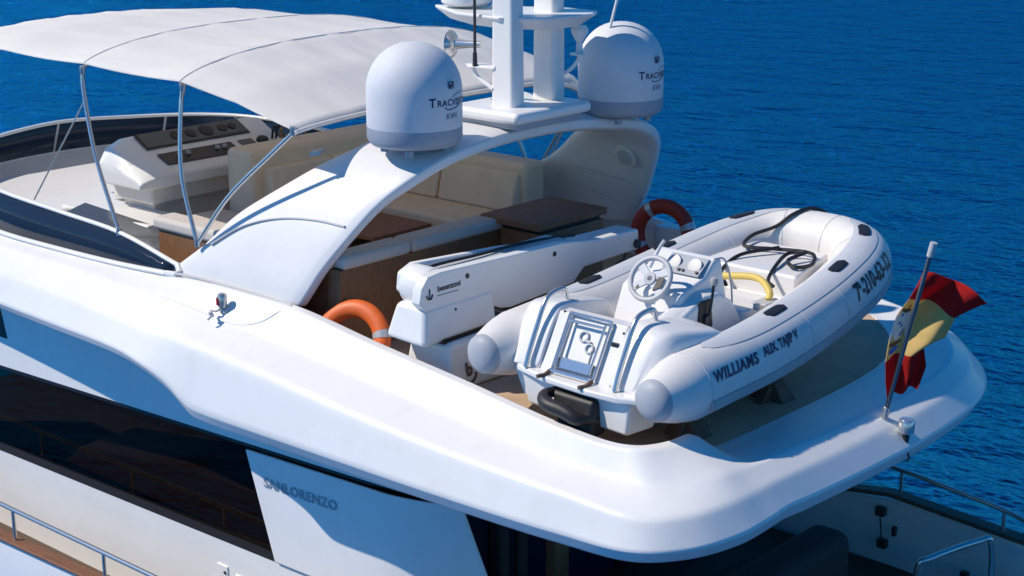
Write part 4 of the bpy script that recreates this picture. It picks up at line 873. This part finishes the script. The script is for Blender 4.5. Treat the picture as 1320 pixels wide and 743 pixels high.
# chocks
for x, y in ((1.35, -1.75), (2.24, -1.7), (2.26, -.55), (1.2, -.4)):
    ck = MB(); ck.hexa([(x - .16, y - .1, -.06), (x + .16, y - .1, -.06), (x + .16, y + .1, -.06), (x - .16, y + .1, -.06)], [(x - .07, y - .06, .17), (x + .02, y - .06, .12), (x + .02, y + .06, .12), (x - .07, y + .06, .17)])
    ck.hexa([(x - .04, y - .22, -.06), (x + .04, y - .22, -.06), (x + .04, y + .22, -.06), (x - .04, y + .22, -.06)], [(x - .03, y - .04, .15), (x + .03, y - .04, .15), (x + .03, y + .04, .15), (x - .03, y + .04, .15)])
    o = ck.build('boat_chock', 'wedge', None, bevel=.008)
    o['label'] = {(1.35, -1.75): 'dark chock under the port stern of the tender', (2.24, -1.7): 'dark chock under the near starboard tube of the tender', (2.26, -.55): 'dark chock halfway along the near tube of the tender', (1.2, -.4): 'dark chock hidden beneath the tender by the crane'}[(x, y)]
    o['category'] = 'chock'; o['group'] = 'chocks under the tender'

# ================================================================ ENSIGN
fs = thing('flag_staff', 'polished steel ensign staff leaning from the stern bulwark', 'flagstaff', (3.17, -.42, -.12))
A0, A1 = Vector((3.17, -.42, -.16)), Vector((3.5, -.40, 1.41))
b = MB(); b.tube([A0, A0.lerp(A1, .93)], .018, 12); b.build('staff_tube', 'darksteel', fs)
b = MB(); b.tube([A0.lerp(A1, .93), A0.lerp(A1, 1.0)], .028, 12); b.build('staff_cap', 'greyplast', fs)
b = MB(); b.tube([A0, A0.lerp(A1, .13)], .03, 12); b.hexa([(3.08, -.52, -.12), (3.34, -.56, -.30), (3.36, -.42, -.30), (3.1, -.36, -.12)], [(3.1, -.52, -.08), (3.36, -.56, -.26), (3.38, -.42, -.26), (3.12, -.36, -.08)]); b.build('staff_socket', 'steel', fs, bevel=.006)
slt = thing('stern_light', 'small round steel stern light beside the flagstaff foot', 'navigation light', (3.36, -.36, -.2))
b = MB(); b.lathe([(.05, 0), (.062, .01), (.065, .1), (.055, .115), (.001, .12)], (3.37, -.38, -.14), (0, 0, 1), 24); b.build('lamp_housing', 'steel', slt)
b = MB(); b.lathe([(.02, -.1), (.03, -.02), (.03, 0)], (3.37, -.38, -.14), (0, 0, 1), 14); b.tube(crom([(3.37, -.4, -.24), (3.4, -.4, -.28), (3.41, -.38, -.34), (3.39, -.38, -.37)], 4), .008, 6); b.build('lamp_plug', 'blacksteel', slt)

U = Vector((.75, .661, 0)); W = Vector((.661, -.75, 0)).normalized()   # along the wind and across it
F0 = A0.lerp(A1, .42)
LEFT = [(0, .137, .637), (.25, .04, .41), (.45, -.03, .26), (.6, -.077, .083), (.75, -.107, -.083), (.88, -.1, -.244), (1, -.077, -.39)]
RIGHT = [(0, .637, .40), (.25, .42, .256), (.45, .39, .17), (.6, .363, .07), (.75, .21, -.01), (.88, .226, -.14), (1, .15, -.30)]
def flag(u, v, d=0.0):
    L = (lerp([q[0] for q in LEFT], [q[1] for q in LEFT], v), lerp([q[0] for q in LEFT], [q[2] for q in LEFT], v))
    Rr = (lerp([q[0] for q in RIGHT], [q[1] for q in RIGHT], v), lerp([q[0] for q in RIGHT], [q[2] for q in RIGHT], v))
    bow_ = .045 * math.sin(math.pi * u) * (1 - v)
    wv = -.10 + .08 * math.sin(u * 9.0 + v * 2.6 + .4) * (.35 + .65 * u) + .035 * math.sin(v * 9 + u * 4) + .16 * (u - .35) ** 2 - .05 * math.sin(v * 3.1)
    return F0 + U * (L[0] + (Rr[0] - L[0]) * u) + Vector((0, 0, L[1] + (Rr[1] - L[1]) * u + bow_ + .012 * math.sin(u * 11 + v * 6))) + W * (wv + d)
NU, NV = 36, 40; b = MB()
vs = [flag(i / NU, j / NV) for j in range(NV + 1) for i in range(NU + 1)]
for band, mi in (((0, 10), 0), ((10, 30), 1), ((30, 40), 0)):
    pass
fsx = []; mis = []
for j in range(NV):
    for i in range(NU):
        fsx.append((j * (NU + 1) + i, j * (NU + 1) + i + 1, (j + 1) * (NU + 1) + i + 1, (j + 1) * (NU + 1) + i)); mis.append(1 if 10 <= j < 30 else 0)
b.add(vs, fsx); b.mi = mis
fl = b.build('ensign', ['flagred', 'flagyel'], None, sharp=0)
tag(fl, 'red and yellow ensign with coat of arms blowing from the stern staff', 'flag')
md = fl.modifiers.new('solid', 'SOLIDIFY'); md.thickness = .003
def blob(cu, cv, ru, rv, m, name, n=18, d=.004, pts=None):
    b = MB(); P_ = pts or [(math.cos(k * 2 * math.pi / n), math.sin(k * 2 * math.pi / n)) for k in range(n)]
    o = b.add([flag(cu, cv, d)] + [flag(cu + x * ru, cv + y * rv, d) for x, y in P_], [])
    n = len(P_); b.f = [[0, 1 + k, 1 + (k + 1) % n] for k in range(n)]; b.mi = [0] * n
    return b.build(name, m, fl, sharp=0)
sq = [(-1, -1), (1, -1), (1, .4), (.5, .9), (0, 1.1), (-.5, .9), (-1, .4)]
blob(.14, .50, .12, .11, 'flagwhite', 'emblem_shield', pts=sq)
blob(.09, .46, .05, .045, 'flagblue', 'emblem_quarter', d=.007); blob(.19, .54, .05, .05, 'flagblue', 'emblem_quarter', d=.007)
for du in (-.125, .17): blob(.14 + du, .52, .028, .10, 'flagwhite', 'emblem_column', d=.005)
blob(.14, .375, .12, .022, 'flagdark', 'emblem_crown'); blob(.14, .345, .022, .045, 'flagdark', 'emblem_crown')
blob(.14, .64, .13, .02, 'flagdark', 'emblem_ribbon', d=.005); blob(.15, .69, .10, .028, 'flagblue', 'emblem_base', d=.005)
